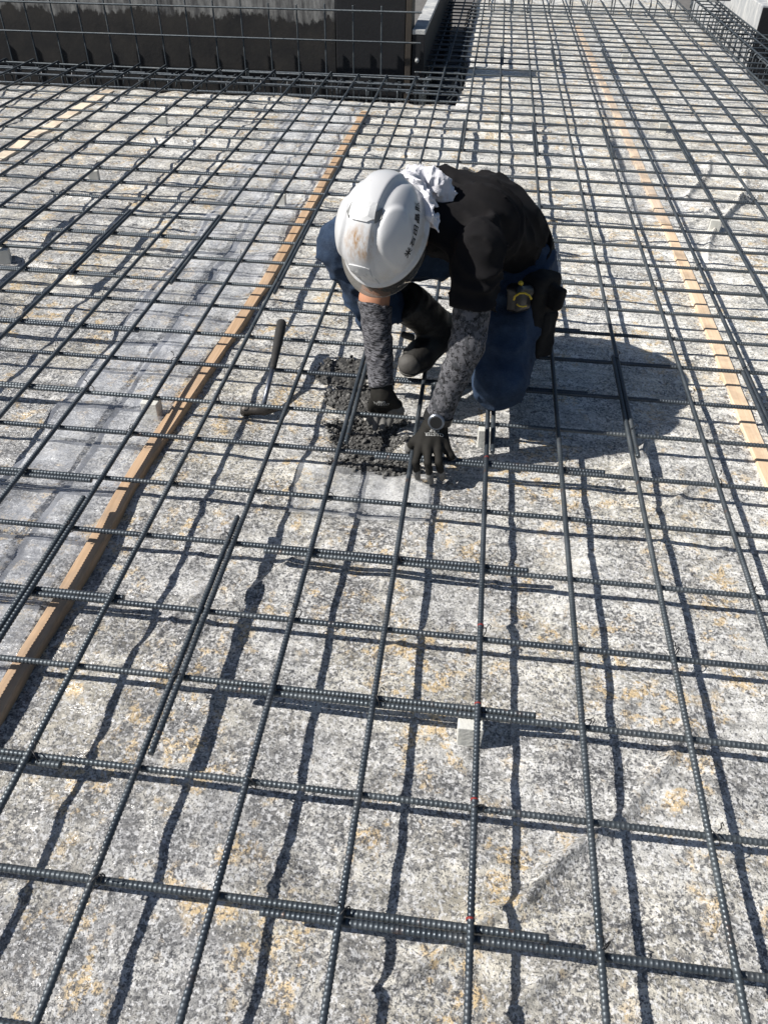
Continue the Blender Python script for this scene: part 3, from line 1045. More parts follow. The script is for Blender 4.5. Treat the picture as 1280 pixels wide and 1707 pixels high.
def mat_camo():
    t = NT('grey_digital_camo')
    v = t.co((1, 1, 1))
    p = t.noise(95, 3, 0.7)
    q = t.noise(70, 3, 0.65, t.co((1, 1, 1), loc=(3, 5, 1)))
    c = t.mix(t.ramp(q, [(0.47, 0), (0.50, 1)]), (0.048, 0.050, 0.056), (0.115, 0.115, 0.126))
    c = t.mix(t.ramp(p, [(0.56, 0), (0.58, 1)]), c, (0.012, 0.012, 0.014))
    t.bump(t.noise(300, 2, 0.5), 0.2, 0.002)
    return t.fin(c, 0.85, 0, 0.3)


def mat_heather():
    t = NT('streaked_grey_knit')
    n = t.noise(1.0, 4, 0.7, t.co((70, 70, 330), (0.12, 0.06, 0)), 0.6)
    c = t.mix(t.ramp(n, [(0.44, 0), (0.56, 1)]), (0.010, 0.010, 0.013), (0.15, 0.15, 0.165))
    t.bump(n, 0.35, 0.002)
    return t.fin(c, 0.85, 0, 0.3)


def mat_glove():
    t = NT('coated_knit_glove')
    z = t.n('ShaderNodeAttribute', attribute_name='coat')
    n = t.noise(120, 3, 0.6)
    k = t.ramp(t.math('ADD', z.outputs['Fac'], t.math('MULTIPLY', t.math('SUBTRACT', n, 0.5), 0.25)), [(0.46, 0), (0.54, 1)])
    dirt = t.mix(t.noise(45, 4, 0.6), (0.09, 0.09, 0.088), (0.22, 0.215, 0.205))
    c = t.mix(k, (0.013, 0.012, 0.010), dirt)
    t.bump(t.noise(500, 2, 0.5), 0.25, 0.001)
    return t.fin(c, 0.8, 0, 0.3)


M_SKIN = mat_plain('sunburnt_skin', (0.46, 0.22, 0.13), 0.5, 0, 0.12, 60, 0.15, 300)
M_SHIRT = mat_cloth('black_tshirt', (0.0050, 0.0048, 0.0058), (0.0095, 0.0088, 0.0098))
M_DENIM = mat_denim()
M_CAMO = mat_camo()
M_HEATH = mat_heather()
M_GLOVE = mat_glove()
M_LEATH = mat_plain('black_boot_leather', (0.016, 0.015, 0.014), 0.55, 0, 0.5, 25, 0.4, 90)
M_SOLE = mat_plain('dusty_boot_rubber', (0.06, 0.058, 0.054), 0.85, 0, 0.4, 40, 0.3, 90)
M_TOWEL = mat_cloth('white_towel', (0.60, 0.60, 0.64), (0.72, 0.72, 0.76), 400, 0.5)
M_POUCH = mat_cloth('black_nylon', (0.008, 0.008, 0.009), (0.02, 0.019, 0.018), 500, 0.4)
M_YEL = mat_plain('yellow_plastic', (0.62, 0.44, 0.03), 0.4, 0, 0.1)
M_BLK = mat_plain('black_plastic', (0.012, 0.012, 0.013), 0.35, 0, 0.2)
M_MASK = mat_cloth('black_face_mask', (0.008, 0.008, 0.009))


def obox(p, c, ax, half, r):
    q = np.abs((p - np.array(c, float)) @ np.array(ax, float).T) - (np.array(half, float) - r)
    return np.linalg.norm(np.maximum(q, 0), axis=-1) + np.minimum(q.max(-1), 0) - r


def unit(v):
    v = np.array(v, float)
    return v / np.linalg.norm(v)


PB = np.array([1.05, 1.85, 0.0])
person = empty('person', PB)
tag(person, 'worker in black shirt and white helmet crouching on the rebar, digging with gloved hands', 'person')


def part(name, fn, lo, hi, h, mat, parent=person, base=PB):
    return link(name, iso(name, fn, lo, hi, h, mat, base), parent)


SIDE = unit((0.79, -0.61, 0))            # towards the worker's left
FACE = unit((-0.61, -0.79, 0))
PEL, MID, CHE, NEK = [np.array(q) for q in ((1.185, 2.02, 0.41), (1.145, 1.945, 0.52), (1.06, 1.81, 0.575), (0.985, 1.715, 0.585))]
SHL, SHR = np.array((1.125, 1.615, 0.575)), np.array((0.875, 1.81, 0.545))
ELL_, ELR = np.array((1.115, 1.505, 0.365)), np.array((0.845, 1.735, 0.365))
WRL, WRR = U(726, 706, 0.150), U(637, 650, 0.135)
HIPL, HIPR = PEL + SIDE * 0.085 + (0, 0, -0.02), PEL - SIDE * 0.085 + (0, 0, -0.01)
KNL, KNR = np.array((1.215, 1.665, 0.172)), U(578, 412, 0.455)
HEMR = U(640, 528, 0.235)
ANL, ANR = np.array((1.30, 2.04, 0.13)), np.array((1.015, 1.96, 0.19))

# head frame
HU = unit((-0.26, -0.74, 0.60))
HF = np.array((-0.21, -0.57, -0.80)); HF = unit(HF - HU * (HF @ HU))
HS = np.cross(HU, HF)
HC = U(641, 388, 0.625)                    # centre of the helmet rim
HEAD = HC - HU * 0.005


def f_torso(p):
    d_ = None
    for sg in (-1, 1):
        e = chain(p, [PEL + SIDE * sg * .052, MID + SIDE * sg * .050, CHE + SIDE * sg * .066, NEK + SIDE * sg * .045], [.110, .108, .102, .064], 0.03)
        d_ = e if d_ is None else smin(d_, e, 0.06)
    return d_


def f_shirt(p):
    d_ = f_torso(p)
    for sh, el, t_ in ((SHL, ELL_, 0.60), (SHR, ELR, 0.86)):
        hem = sh + (el - sh) * t_
        e = rcone(p, sh, hem + (el - sh) * 0.2, 0.062, 0.054)
        e = np.maximum(e, (p - hem) @ unit(el - sh))
        d_ = smin(d_, e, 0.045)
    low = (p - (PEL + (0, 0, -0.02))) @ unit(PEL - MID)
    d_ = np.maximum(d_, low)
    w_ = p @ np.stack([SIDE, FACE, (0, 0, 1)]).T
    wp = 0.25 * vnoise(p[..., 0] * 7, p[..., 1] * 7, p[..., 2] * 7)
    fold = vnoise(w_[..., 0] * 5 + wp, (w_[..., 1] * 0.8 + w_[..., 2] + 0.7 * w_[..., 0]) * 17 + wp * 6, w_[..., 2] * 5 + 3)
    fold2 = vnoise(w_[..., 0] * 16 + wp, (w_[..., 1] - w_[..., 2] * 0.6) * 34 + wp * 5, w_[..., 2] * 12)
    return d_ - 0.017 * (1 - np.abs(fold)) ** 2.5 - 0.009 * (1 - np.abs(fold2)) ** 3 + 0.010


part('shirt', f_shirt, (0.72, 1.42, 0.24), (1.46, 2.24, 0.78), 0.0062, M_SHIRT)


def f_body(p):
    d_ = f_torso(p) + 0.02
    for sh, el, wr in ((SHL, ELL_, WRL), (SHR, ELR, WRR)):
        d_ = smin(d_, chain(p, [sh, el, wr], [0.048, 0.039, 0.027], 0.02), 0.02)
    nb = HEAD - HU * 0.06 - HF * 0.05
    d_ = smin(d_, rcone(p, NEK, nb, 0.055, 0.052), 0.03)
    hd = ell(p, HEAD - HU * 0.005 - HF * 0.005, [HF, HS, HU], (0.098, 0.078, 0.105))
    jaw = ell(p, HEAD - HU * 0.075 + HF * 0.030, [HF, HS, HU], (0.062, 0.056, 0.062))
    hd = smin(hd, jaw, 0.04)
    nose = rcone(p, HEAD + HF * 0.088 - HU * 0.02, HEAD + HF * 0.110 - HU * 0.055, 0.009, 0.014)
    hd = smin(hd, nose, 0.012)
    for sg in (-1, 1):
        eye = np.linalg.norm(p - (HEAD + HF * 0.092 + HS * sg * 0.032 - HU * 0.022), axis=-1) - 0.014
        hd = -smin(-hd, eye, 0.01)
        ear = ell(p, HEAD + HS * sg * 0.080 - HU * 0.045 - HF * 0.012, [HF, HS, HU], (0.019, 0.010, 0.031))
        hd = smin(hd, ear, 0.008)
    return smin(d_, hd, 0.02)


part('body', f_body, (0.70, 1.30, 0.10), (1.42, 2.2, 0.78), 0.0068, M_SKIN)


def f_mask(p):
    m_ = ell(p, HEAD - HU * 0.070 + HF * 0.040, [HF, HS, HU], (0.075, 0.064, 0.062))
    return np.maximum(m_, -((p - (HEAD - HU * 0.03)) @ -HU))


part('face_mask', f_mask, HEAD - 0.17, HEAD + 0.17, 0.006, M_MASK)


def f_trousers(p):
    d_ = ell(p, PEL + (0, 0, -0.045) - FACE * 0.02, [SIDE, FACE, (0, 0, 1)], (0.165, 0.135, 0.125))
    d_ = smin(d_, chain(p, [HIPL, KNL, ANL], [0.100, 0.077, 0.062], 0.02), 0.05)
    r_ = chain(p, [HIPR, KNR, HEMR + (HEMR - KNR) * 0.2], [0.105, 0.078, 0.074], 0.02)
    r_ = np.maximum(r_, (p - HEMR) @ unit(HEMR - KNR))
    d_ = smin(d_, r_, 0.04)
    f1 = vnoise(p[..., 0] * 16, p[..., 1] * 9 + 5, p[..., 2] * 20)
    f2 = vnoise(p[..., 0] * 36, p[..., 1] * 30, p[..., 2] * 40)
    return d_ - 0.015 * (1 - np.abs(f1)) ** 3 - 0.007 * (1 - np.abs(f2)) ** 3 + 0.007


part('trousers', f_trousers, (0.64, 1.54, 0.05), (1.44, 2.24, 0.60), 0.0072, M_DENIM)


def sleeve(el, sh, wr, t0, t1, r):
    a = el + (sh - el) * t0
    b = el + (wr - el) * t1

    def fn(p):
        d_ = chain(p, [a + (sh - el) * .1, el, b + (wr - el) * .1], r, 0.02)
        d_ = np.maximum(d_, (p - a) @ unit(sh - el))
        d_ = np.maximum(d_, (p - b) @ unit(wr - el))
        wv_ = vnoise(p[..., 0] * 14, p[..., 1] * 14, p[..., 2] * 62 + 3 * vnoise(p[..., 0] * 20, p[..., 1] * 20, 2))
        return d_ - 0.0055 * (1 - np.abs(wv_)) ** 3 + 0.002
    return fn


pl = part('arm_sleeve', sleeve(ELL_, SHL, WRL, 0.55, 0.93, [0.049, 0.043, 0.032]), (0.95, 1.36, 0.10), (1.25, 1.68, 0.58), 0.004, M_CAMO)
pl['label'] = 'grey camouflage arm sleeve on the watch arm'
pl = part('arm_sleeve', sleeve(ELR, SHR, WRR, -0.06, 0.95, [0.046, 0.045, 0.035]), (0.74, 1.55, 0.08), (0.98, 1.88, 0.46), 0.004, M_HEATH)
pl['label'] = 'streaked grey knit arm sleeve'


def add_coat(o, tips, r0, r1):
    me_ = o.data
    v = np.zeros(len(me_.vertices) * 3, np.float32)
    me_.vertices.foreach_get('co', v)
    v = v.reshape(-1, 3) + PB
    d_ = np.min([np.linalg.norm(v - np.array(q), axis=1) for q in tips], axis=0)
    at = me_.attributes.new('coat', 'FLOAT', 'POINT')
    at.data.foreach_set('value', (1 - sstep(r0, r1, d_)).astype(np.float32))


def hand(name, wr, arm_from, fingers, thumb, lo, hi):
    mc = [f[0] for f in fingers]

    def fn(p):
        ad = unit(wr - arm_from)
        d_ = rcone(p, wr - ad * 0.005, wr + ad * 0.02, 0.031, 0.030)
        for k, m_ in enumerate(mc):
            d_ = smin(d_, rcone(p, wr + ad * 0.012 + (m_ - np.mean(mc, 0)) * 0.45, m_, 0.019, 0.0125), 0.012)
        for f in fingers:
            d_ = smin(d_, chain(p, f, [0.0118, 0.0105, 0.0098, 0.0085], 0.004), 0.006)
        d_ = smin(d_, chain(p, thumb, [0.016, 0.0135, 0.012, 0.010], 0.006), 0.012)
        return d_ + 0.0007 * vnoise(p[..., 0] * 120, p[..., 1] * 120, p[..., 2] * 120)
    o = part(name, fn, lo, hi, 0.0026, M_GLOVE)
    add_coat(o, [f[-1] for f in fingers] + [thumb[-1]], 0.022, 0.062)
    return o


fl = [[U(698, 750, .108), U(693, 770, .092), U(694, 787, .056), U(696, 796, .028)],
      [U(713, 749, .113), U(713, 772, .096), U(716, 792, .056), U(718, 803, .026)],
      [U(730, 750, .110), U(731, 771, .092), U(735, 789, .054), U(737, 797, .027)],
      [U(744, 748, .103), U(751, 759, .090), U(758, 767, .064), U(762, 774, .046)]]
th = [U(708, 722, .135), U(691, 736, .112), U(682, 747, .080), U(681, 757, .055)]
GL = hand('glove', WRL + unit(WRL - ELL_) * 0.0, ELL_, fl, th, (0.92, 1.26, 0.0), (1.18, 1.56, 0.21))
GL['label'] = 'black glove pressed down over the rebar, fingers spread'
BY = lambda q, y: np.array([q[0], max(q[1], y), q[2]])
fr = [[BY(U(653, 682, .078), 1.628), BY(U(652, 694, .050), 1.632), BY(U(650, 702, .028), 1.630), BY(U(648, 708, .016), 1.62)],
      [BY(U(642, 684, .080), 1.628), BY(U(640, 698, .050), 1.632), BY(U(638, 708, .026), 1.628), BY(U(637, 715, .010), 1.61)],
      [BY(U(630, 684, .078), 1.628), BY(U(628, 698, .050), 1.632), BY(U(626, 708, .026), 1.628), BY(U(625, 715, .010), 1.61)],
      [BY(U(619, 681, .075), 1.630), BY(U(617, 692, .050), 1.634), BY(U(616, 700, .030), 1.630), BY(U(616, 706, .016), 1.62)]]
th = [U(652, 664, .112), U(662, 674, .092), U(667, 684, .070), U(668, 690, .052)]
GR = hand('glove', WRR, ELR, fr, th, (0.76, 1.50, -0.03), (1.0, 1.74, 0.20))
GR['label'] = 'black glove with fingers dug into the gravel'


def text_mesh(txt, size, bold=0.0):
    cu = bpy.data.curves.new('lettering', 'FONT')
    cu.body = txt
    cu.size = size
    cu.offset = bold
    cu.align_x = 'CENTER'
    cu.align_y = 'CENTER'
    cu.resolution_u = 2
    cu.space_line = 0.8
    cu.space_character = 1.3 if bold else 1.0
    ob = bpy.data.objects.new('lettering_tmp', cu)
    col.objects.link(ob)
    bpy.context.view_layer.update()
    dg = bpy.context.evaluated_depsgraph_get()
    me_ = bpy.data.meshes.new_from_object(ob.evaluated_get(dg))
    col.objects.unlink(ob)
    bpy.data.objects.remove(ob)
    v = np.array([tuple(q.co) for q in me_.vertices])
    f = [list(q.vertices) for q in me_.polygons]
    bpy.data.meshes.remove(me_)
    return v, f


def surf_text(name, txt, size, mat, parent, c, xd, yd, target, base, lift=0.0006):
    """lay lettering on a mesh by casting each vertex onto it"""
    v, f = text_mesh(txt, size)
    xd, yd = unit(xd), np.array(yd, float)
    yd = unit(yd - xd * (yd @ xd))
    n_ = np.cross(xd, yd)
    out = []
    from mathutils.bvhtree import BVHTree
    tv = [tuple(np.array(q.co) + base) for q in target.data.vertices]
    bv = BVHTree.FromPolygons(tv, [list(q.vertices) for q in target.data.polygons])
    for q in v:
        w_ = np.array(c) + xd * q[0] + yd * q[1]
        hit = bv.ray_cast(Vector(w_ + n_ * 0.05), Vector(-n_))
        w_ = np.array(hit[0]) + n_ * lift if hit[0] is not None else w_
        out.append(w_ - base)
    return link(name, pymesh(name, np.array(out), f, mat), parent)


M_INK = mat_plain('white_print', (0.55, 0.55, 0.53), 0.8)
M_BINK = mat_plain('black_print', (0.012, 0.012, 0.014), 0.6)
fd = np.mean([f[0] for f in fl], 0) - WRL
surf_text('lettering', 'CLUSTER\nGRIP', 0.0125, M_INK, GL, WRL * 0.42 + np.mean([f[0] for f in fl], 0) * 0.58 + (0, 0, 0.02), -RC[0], fd, GL, PB)
fd = np.mean([f[0] for f in fr], 0) - WRR
surf_text('lettering', 'CLUSTER\nGRIP', 0.0115, M_INK, GR, WRR * 0.45 + np.mean([f[0] for f in fr], 0) * 0.55 + (0, -0.02, 0.01), -RC[0], fd, GR, PB)
for gl in (GL, GR):
    for ch in gl.children:
        ch.location = (0, 0, 0)

# watch
ad = unit(WRL - ELL_)
wc = WRL - ad * 0.020
tocam = unit(CAM - wc)
wn = unit(tocam - ad * (tocam @ ad))
watch = empty('wristwatch', (0, 0, 0)); watch.parent = person
watch.location = wc - PB
wx = np.cross(ad, wn)


def loc2(v, c):
    v = np.array(v, float)
    return v[:, :1] * wx + v[:, 1:2] * ad + v[:, 2:] * wn


ang = np.linspace(0, 2 * math.pi, 33)[:-1]
ringp = [(0.0375 * math.cos(a), 0, 0.0375 * math.sin(a)) for a in ang]
sv, sf = [], []
for k, q in enumerate(ringp):
    for dz, dr in ((-0.010, 0), (0.010, 0), (0.010, 0.0025), (-0.010, 0.0025)):
        m_ = 1 + dr / 0.0375
        sv.append((q[0] * m_, dz, q[2] * m_))
for k in range(32):
    for e in range(4):
        a_, b_ = k * 4 + e, k * 4 + (e + 1) % 4
        c_, d__ = ((k + 1) % 32) * 4 + (e + 1) % 4, ((k + 1) % 32) * 4 + e
        sf.append([a_, b_, c_, d__])
link('strap', pymesh('strap', loc2(sv, wc), sf, M_BLK), watch)


def disc(r0, z0, z1, bev, n=28):
    pr = [(0, z0), (r0, z0), (r0, z1 - bev), (r0 - bev, z1), (0, z1)]
    V, F = [], []
    for (r, z) in pr:
        for k in range(n):
            a = 2 * math.pi * k / n
            V.append((max(r, 1e-5) * math.cos(a), max(r, 1e-5) * math.sin(a), z))
    for i in range(len(pr) - 1):
        for k in range(n):
            l = (k + 1) % n
            F.append([i * n + k, i * n + l, (i + 1) * n + l, (i + 1) * n + k])
    return V, F


cv, cf = disc(0.0225, 0.034, 0.046, 0.003)
case = link('case', pymesh('case', loc2(cv, wc), cf, M_STEEL, False), watch)
cv, cf = disc(0.0165, 0.0455, 0.0468, 0.0003)
link('dial', pymesh('dial', loc2(cv, wc), cf, M_BLK, False), case)

# boots
BTOP = U(676, 500, 0.30)
BT = [np.array(q) for q in ((1.055, 2.035, 0.130), (0.972, 1.855, 0.125), (0.948, 1.805, 0.122))]


def f_boot(p):
    d_ = chain(p, BT, [0.042, 0.044, 0.035], 0.02)
    d_ = smin(d_, rcone(p, ANR + (0.004, 0.012, -0.02), BTOP + (BTOP - ANR) * 0.3, 0.056, 0.064), 0.035)
    d_ = np.maximum(d_, (p - BTOP) @ unit(BTOP - ANR))
    d_ = np.maximum(d_, 0.100 - p[..., 2])
    return d_ + 0.0025 * vnoise(p[..., 0] * 38, p[..., 1] * 38, p[..., 2] * 70)


bt = part('boot', f_boot, (0.84, 1.72, 0.06), (1.16, 2.14, 0.40), 0.0045, M_LEATH)


def f_sole(p):
    d_ = chain(p, BT, [0.046, 0.048, 0.039], 0.02)
    d_ = np.maximum(d_, 0.086 - p[..., 2])
    d_ = np.maximum(d_, p[..., 2] - 0.106)
    return d_


part('sole', f_sole, (0.84, 1.72, 0.06), (1.16, 2.14, 0.14), 0.004, M_SOLE, bt)


def f_toe(p):
    d_ = rcone(p, BT[1], BT[2], 0.0455, 0.0365)
    return np.maximum(np.maximum(d_, 0.106 - p[..., 2]), (p - (BT[2] * 0.95 + BT[1] * 0.05)) @ unit(BT[1] - BT[2]))


M_TOE = mat_plain('scuffed_toe_cap', (0.07, 0.067, 0.063), 0.7, 0, 0.8, 30, 0.3, 80)
part('toe_cap', f_toe, (0.84, 1.72, 0.06), (1.16, 2.0, 0.22), 0.004, M_TOE, bt)
fdir = unit(BT[2] - BT[0]); fside = unit(np.cross((0, 0, 1), fdir))
for k in range(3):
    c = U(680 + 3 * (1 - k), 588 - 28 * k, 0.15 + 0.045 * k)
    part('buckle', lambda p, c=c: obox(p, c, [fside, unit(fdir + (0, 0, -0.5)), np.cross(fside, unit(fdir + (0, 0, -0.5)))], (0.022, 0.009, 0.009), 0.003), c - 0.06, c + 0.06, 0.003, M_SOLE, bt)


def f_boot2(p):
    a, b, c = np.array((1.33, 2.12, 0.14)), np.array((1.31, 2.09, 0.15)), np.array((1.285, 1.99, 0.125))
    d_ = chain(p, [ANL + (0, -0.05, 0), ANL + (0.01, 0.05, 0.0), np.array((1.33, 2.13, 0.155))], [0.064, 0.055, 0.045], 0.02)
    d_ = smin(d_, rcone(p, (1.32, 2.12, 0.16), (1.345, 2.145, 0.10), 0.05, 0.04), 0.03)
    return np.maximum(d_, 0.086 - p[..., 2]) + 0.0025 * vnoise(p[..., 0] * 38, p[..., 1] * 38, p[..., 2] * 70)


part('boot', f_boot2, (1.18, 1.88, 0.04), (1.46, 2.26, 0.28), 0.006, M_LEATH)

# belt and pouches
tb = empty('tool_belt', (0, 0, 0)); tb.parent = person
bax = unit(MID - PEL)


def f_belt(p):
    d_ = np.abs(f_torso(p) - 0.010) - 0.005
    return np.maximum(d_, np.abs((p - PEL - bax * 0.02) @ bax) - 0.026)


part('strap', f_belt, (0.9, 1.74, 0.26), (1.46, 2.26, 0.64), 0.006, M_POUCH, tb)


def pouch(name, c, half, yawdir, r, mat, tilt=(0, 0, 1), parent=tb, h=0.0045):
    zx = unit(tilt)
    xx = unit(np.array(yawdir) - zx * (np.array(yawdir) @ zx))
    yy = np.cross(zx, xx)

    def fn(p):
        return obox(p, c, [xx, yy, zx], half, r) + 0.005 * vnoise(p[..., 0] * 26, p[..., 1] * 26, p[..., 2] * 26) - 0.006 * (1 - np.abs(vnoise(p[..., 0] * 14, p[..., 1] * 14, p[..., 2] * 30))) ** 3
    c = np.array(c, float)
    m_ = np.linalg.norm(half) + 0.02
    return part(name, fn, c - m_, c + m_, h, mat, parent)


p1 = pouch('pouch', U(893, 500, 0.34) + SIDE * 0.012, (0.030, 0.064, 0.080), SIDE, 0.018, M_POUCH, (0.05, 0.15, 1))
p2 = pouch('pouch', U(898, 552, 0.245) + SIDE * 0.006, (0.028, 0.046, 0.070), SIDE, 0.018, M_POUCH, (0.10, 0.25, 1))
p3 = pouch('pouch', U(922, 492, 0.37), (0.030, 0.014, 0.030), SIDE, 0.006, M_POUCH, (0.2, 0.0, 1))
tp = pouch('tape_measure', U(866, 496, 0.385), (0.022, 0.036, 0.036), SIDE, 0.012, M_BLK, (0, 0.3, 1), h=0.003)
tcen = U(871, 500, 0.40)
tn_ = unit(CAM - tcen)
t1_ = unit(np.cross((0, 0, 1), tn_)); t2_ = np.cross(tn_, t1_)
hexp = [tcen + tn_ * 0.022 + 0.024 * math.cos(a) * t1_ + 0.019 * math.sin(a) * t2_ for a in np.linspace(0.2, math.pi * 1.05, 6)]
mk('trim', tube_pts(hexp, 0.0028, 6), M_YEL, tp, PB)
hexp = [tcen + tn_ * 0.022 + 0.020 * math.cos(a) * t1_ + 0.017 * math.sin(a) * t2_ for a in np.linspace(3.9, 5.4, 4)]
mk('trim', tube_pts(hexp, 0.0022, 6), M_YEL, tp, PB)
tk = U(868, 472, 0.43)
mk('lock_button', tube_pts([tk, tk + tn_ * 0.012], 0.007, 10), M_YEL, tp, PB)

# helmet ------------------------------------------------------------
def mat_helmet():
    t = NT('white_helmet_shell')
    c = t.mix(t.noise(8, 4, 0.6), (0.52, 0.53, 0.55), (0.59, 0.595, 0.60))
    d_ = t.n('ShaderNodeVectorMath', operation='DISTANCE')
    t.L(t.co((1, 1, 1)), d_.inputs[0])
    d_.inputs[1].default_value = (0.004, 0.070, 0.130)
    m_ = t.ramp(d_.outputs['Value'], [(0.0, 1), (0.055, 0)])
    n = t.noise(30, 5, 0.7, t.co((2.2, 0.8, 0.8)))
    k = t.math('MULTIPLY', t.ramp(n, [(0.42, 0), (0.66, 1)]), m_)
    c = t.mix(t.math('MULTIPLY', k, 1.8, True), c, (0.34, 0.20, 0.09))
    z = t.sep()[2]
    low = t.math('MULTIPLY', t.ramp(z, [(0.0, 1), (0.06, 0)]), t.ramp(t.noise(16, 5, 0.7), [(0.45, 0), (0.7, 1)]))
    c = t.mix(t.math('MULTIPLY', low, 0.9), c, (0.38, 0.32, 0.24))
    sp = t.noise(70, 4, 0.7)
    c = t.mix(t.math('MULTIPLY', t.ramp(sp, [(0.66, 0), (0.72, 1)]), 0.35), c, (0.35, 0.32, 0.28))
    return t.fin(c, 0.32, 0, 0.5, Coat_Weight=0.2)


M_HELM = mat_helmet()
hel = empty('helmet', (0, 0, 0)); hel.parent = person
HM = Matrix(((HS[0], HF[0], HU[0], 0), (HS[1], HF[1], HU[1], 0), (HS[2], HF[2], HU[2], 0), (0, 0, 0, 1)))
hel.matrix_local = Matrix.Translation(Vector(HC - PB)) @ HM @ Matrix.Scale(0.945, 4)
NA, NT_ = 120, 44


def shell_r(a, t_):
    """local helmet surface; a from +S round to +F; t_ 0 rim .. 1 crown"""
    lat = 0.107
    fr_ = np.where(np.sin(a) > 0, 0.130, 0.138)
    cs = np.cos(t_ * math.pi / 2) ** 0.86
    x_, y_ = lat * np.cos(a) * cs, fr_ * np.sin(a) * cs
    z_ = 0.148 * np.sin(t_ * math.pi / 2) ** 0.92
    # raised centre band and side blisters
    band = 0.007 * (1 - sstep(0.027, 0.036, np.abs(x_))) * sstep(0.10, 0.22, t_)
    groove = -0.0035 * np.exp(-((np.abs(x_) - 0.044) / 0.008) ** 2) * sstep(0.12, 0.3, t_) * (1 - sstep(0.03, 0.07, y_))
    blis = 0.007 * (1 - sstep(0.75, 1.0, np.hypot((np.abs(x_) - 0.073) / 0.032, (y_ - 0.025) / 0.072))) * (z_ > 0.02)
    nx, ny, nz = x_ / lat ** 2, y_ / 0.134 ** 2, z_ / 0.148 ** 2
    nn = np.sqrt(nx ** 2 + ny ** 2 + nz ** 2) + 1e-9
    dd = band + groove + blis
    return np.stack([x_ + nx / nn * dd, y_ + ny / nn * dd, z_ + nz / nn * dd], -1)


aa = np.arange(NA + 1) * 2 * math.pi / NA
rows = []
base_row = shell_r(aa, np.full_like(aa, 0.02))
out = base_row.copy(); out[:, 2] = 0
rows.append(out * (0.985, 0.985, 1) + (0, 0, -0.004))
rows.append(out * (1.075, 1.065, 1) + (0, 0, -0.010))
rows.append(out * (1.085, 1.072, 1) + (0, 0, -0.004))
rows.append(out * (1.07, 1.06, 1) + (0, 0, 0.001))
rows.append(out * (1.012, 1.012, 1) + (0, 0, 0.004))
for t_ in np.linspace(0.03, 0.992, NT_):
    rows.append(shell_r(aa, np.full_like(aa, t_)))
shell = link('shell', grid_mesh('shell', np.array(rows), M_HELM), hel)
# vents
M_VENT = mat_plain('grey_vent_insert', (0.16, 0.165, 0.165), 0.5)
M_HOOD = mat_plain('white_vent_hood', (0.52, 0.53, 0.54), 0.4)


def hv(x_, y_, lift=0.0):
    q = np.array([x_, y_])
    best = None
    for it in range(3):
        pass
    # find the shell point above (x, y) by a scan over t
    a_ = math.atan2(y_ / 0.134, x_ / 0.107)
    ts = np.linspace(0.01, 0.999, 400)
    S_ = shell_r(np.full(400, a_), ts)
    k = np.argmin(np.hypot(S_[:, 0] - x_, S_[:, 1] - y_))
    nrm = unit((S_[k][0] / 0.107 ** 2, S_[k][1] / 0.134 ** 2, S_[k][2] / 0.148 ** 2))
    return S_[k] + nrm * lift


def patch(outline, lift, mat, name, parent, inner=None):
    ctr = np.mean(outline, 0)
    V, F = [hv(*ctr, lift)], []
    n_ = len(outline)
    for k, s_ in enumerate((0.5, 0.9, 1.0)):
        for q in outline:
            V.append(hv(*(ctr + (np.array(q) - ctr) * s_), lift if k < 2 else -0.004))
    for k in range(n_):
        F.append([0, 1 + k, 1 + (k + 1) % n_])
        for r_ in (0, 1):
            F.append([1 + r_ * n_ + k, 1 + (r_ + 1) * n_ + k, 1 + (r_ + 1) * n_ + (k + 1) % n_, 1 + r_ * n_ + (k + 1) % n_])
    return link(name, pymesh(name, np.array(V), F, mat), parent)


def dens(pts, n=6):
    o_ = []
    for k in range(len(pts)):
        a_, b_ = np.array(pts[k]), np.array(pts[(k + 1) % len(pts)])
        o_ += [tuple(a_ + (b_ - a_) * q / n) for q in range(n)]
    return o_


for sg in (1, -1):
    patch(dens([(sg * 0.034, 0.020), (sg * 0.046, 0.004), (sg * 0.040, -0.022), (sg * 0.031, -0.006)]), 0.004, M_VENT, 'vent', hel)
patch(dens([(0.034, -0.028), (-0.034, -0.028), (-0.036, 0.012), (-0.02, 0.024), (0.02, 0.024), (0.036, 0.012)]), 0.0045, M_HOOD, 'vent_hood', hel)
patch(dens([(0.030, 0.1275), (-0.030, 0.1275), (-0.030, 0.112), (0.030, 0.112)]), 0.003, M_HOOD, 'front_badge', hel)
# smoky clear peak
def mat_visor():
    t = NT('clear_smoky_peak')
    t.b.inputs['Base Color'].default_value = (0.30, 0.29, 0.27, 1)
    t.b.inputs['Roughness'].default_value = 0.12
    tr = t.n('ShaderNodeBsdfTransparent'); tr.inputs[0].default_value = (0.62, 0.60, 0.57, 1)
    mx = t.n('ShaderNodeMixShader')
    lw = t.n('ShaderNodeLayerWeight'); lw.inputs[0].default_value = 0.3
    t.L(t.math('ADD', t.math('MULTIPLY', lw.outputs[0], 0.4), t.math('MULTIPLY', t.noise(12, 4, .6), 0.25)), mx.inputs[0])
    t.L(tr.outputs[0], mx.inputs[1]); t.L(t.b.outputs[0], mx.inputs[2]); t.L(mx.outputs[0], t.out.inputs[0])
    return t.m


av = np.linspace(math.radians(8), math.radians(172), 60)
vr = []
for q, (ex, dz) in enumerate(((1.0, 0.002), (1.06, -0.006), (1.12, -0.014), (1.20, -0.022), (1.205, -0.025), (1.195, -0.027), (1.11, -0.018), (1.0, -0.003))):
    k_ = np.sin(av) ** 0.55
    e_ = 1 + (ex - 1) * k_
    vr.append(np.stack([0.108 * 1.02 * np.cos(av) * e_, 0.130 * 1.02 * np.sin(av) * e_, dz * k_], -1))
link('peak', grid_mesh('peak', np.array(vr), mat_visor()), hel)
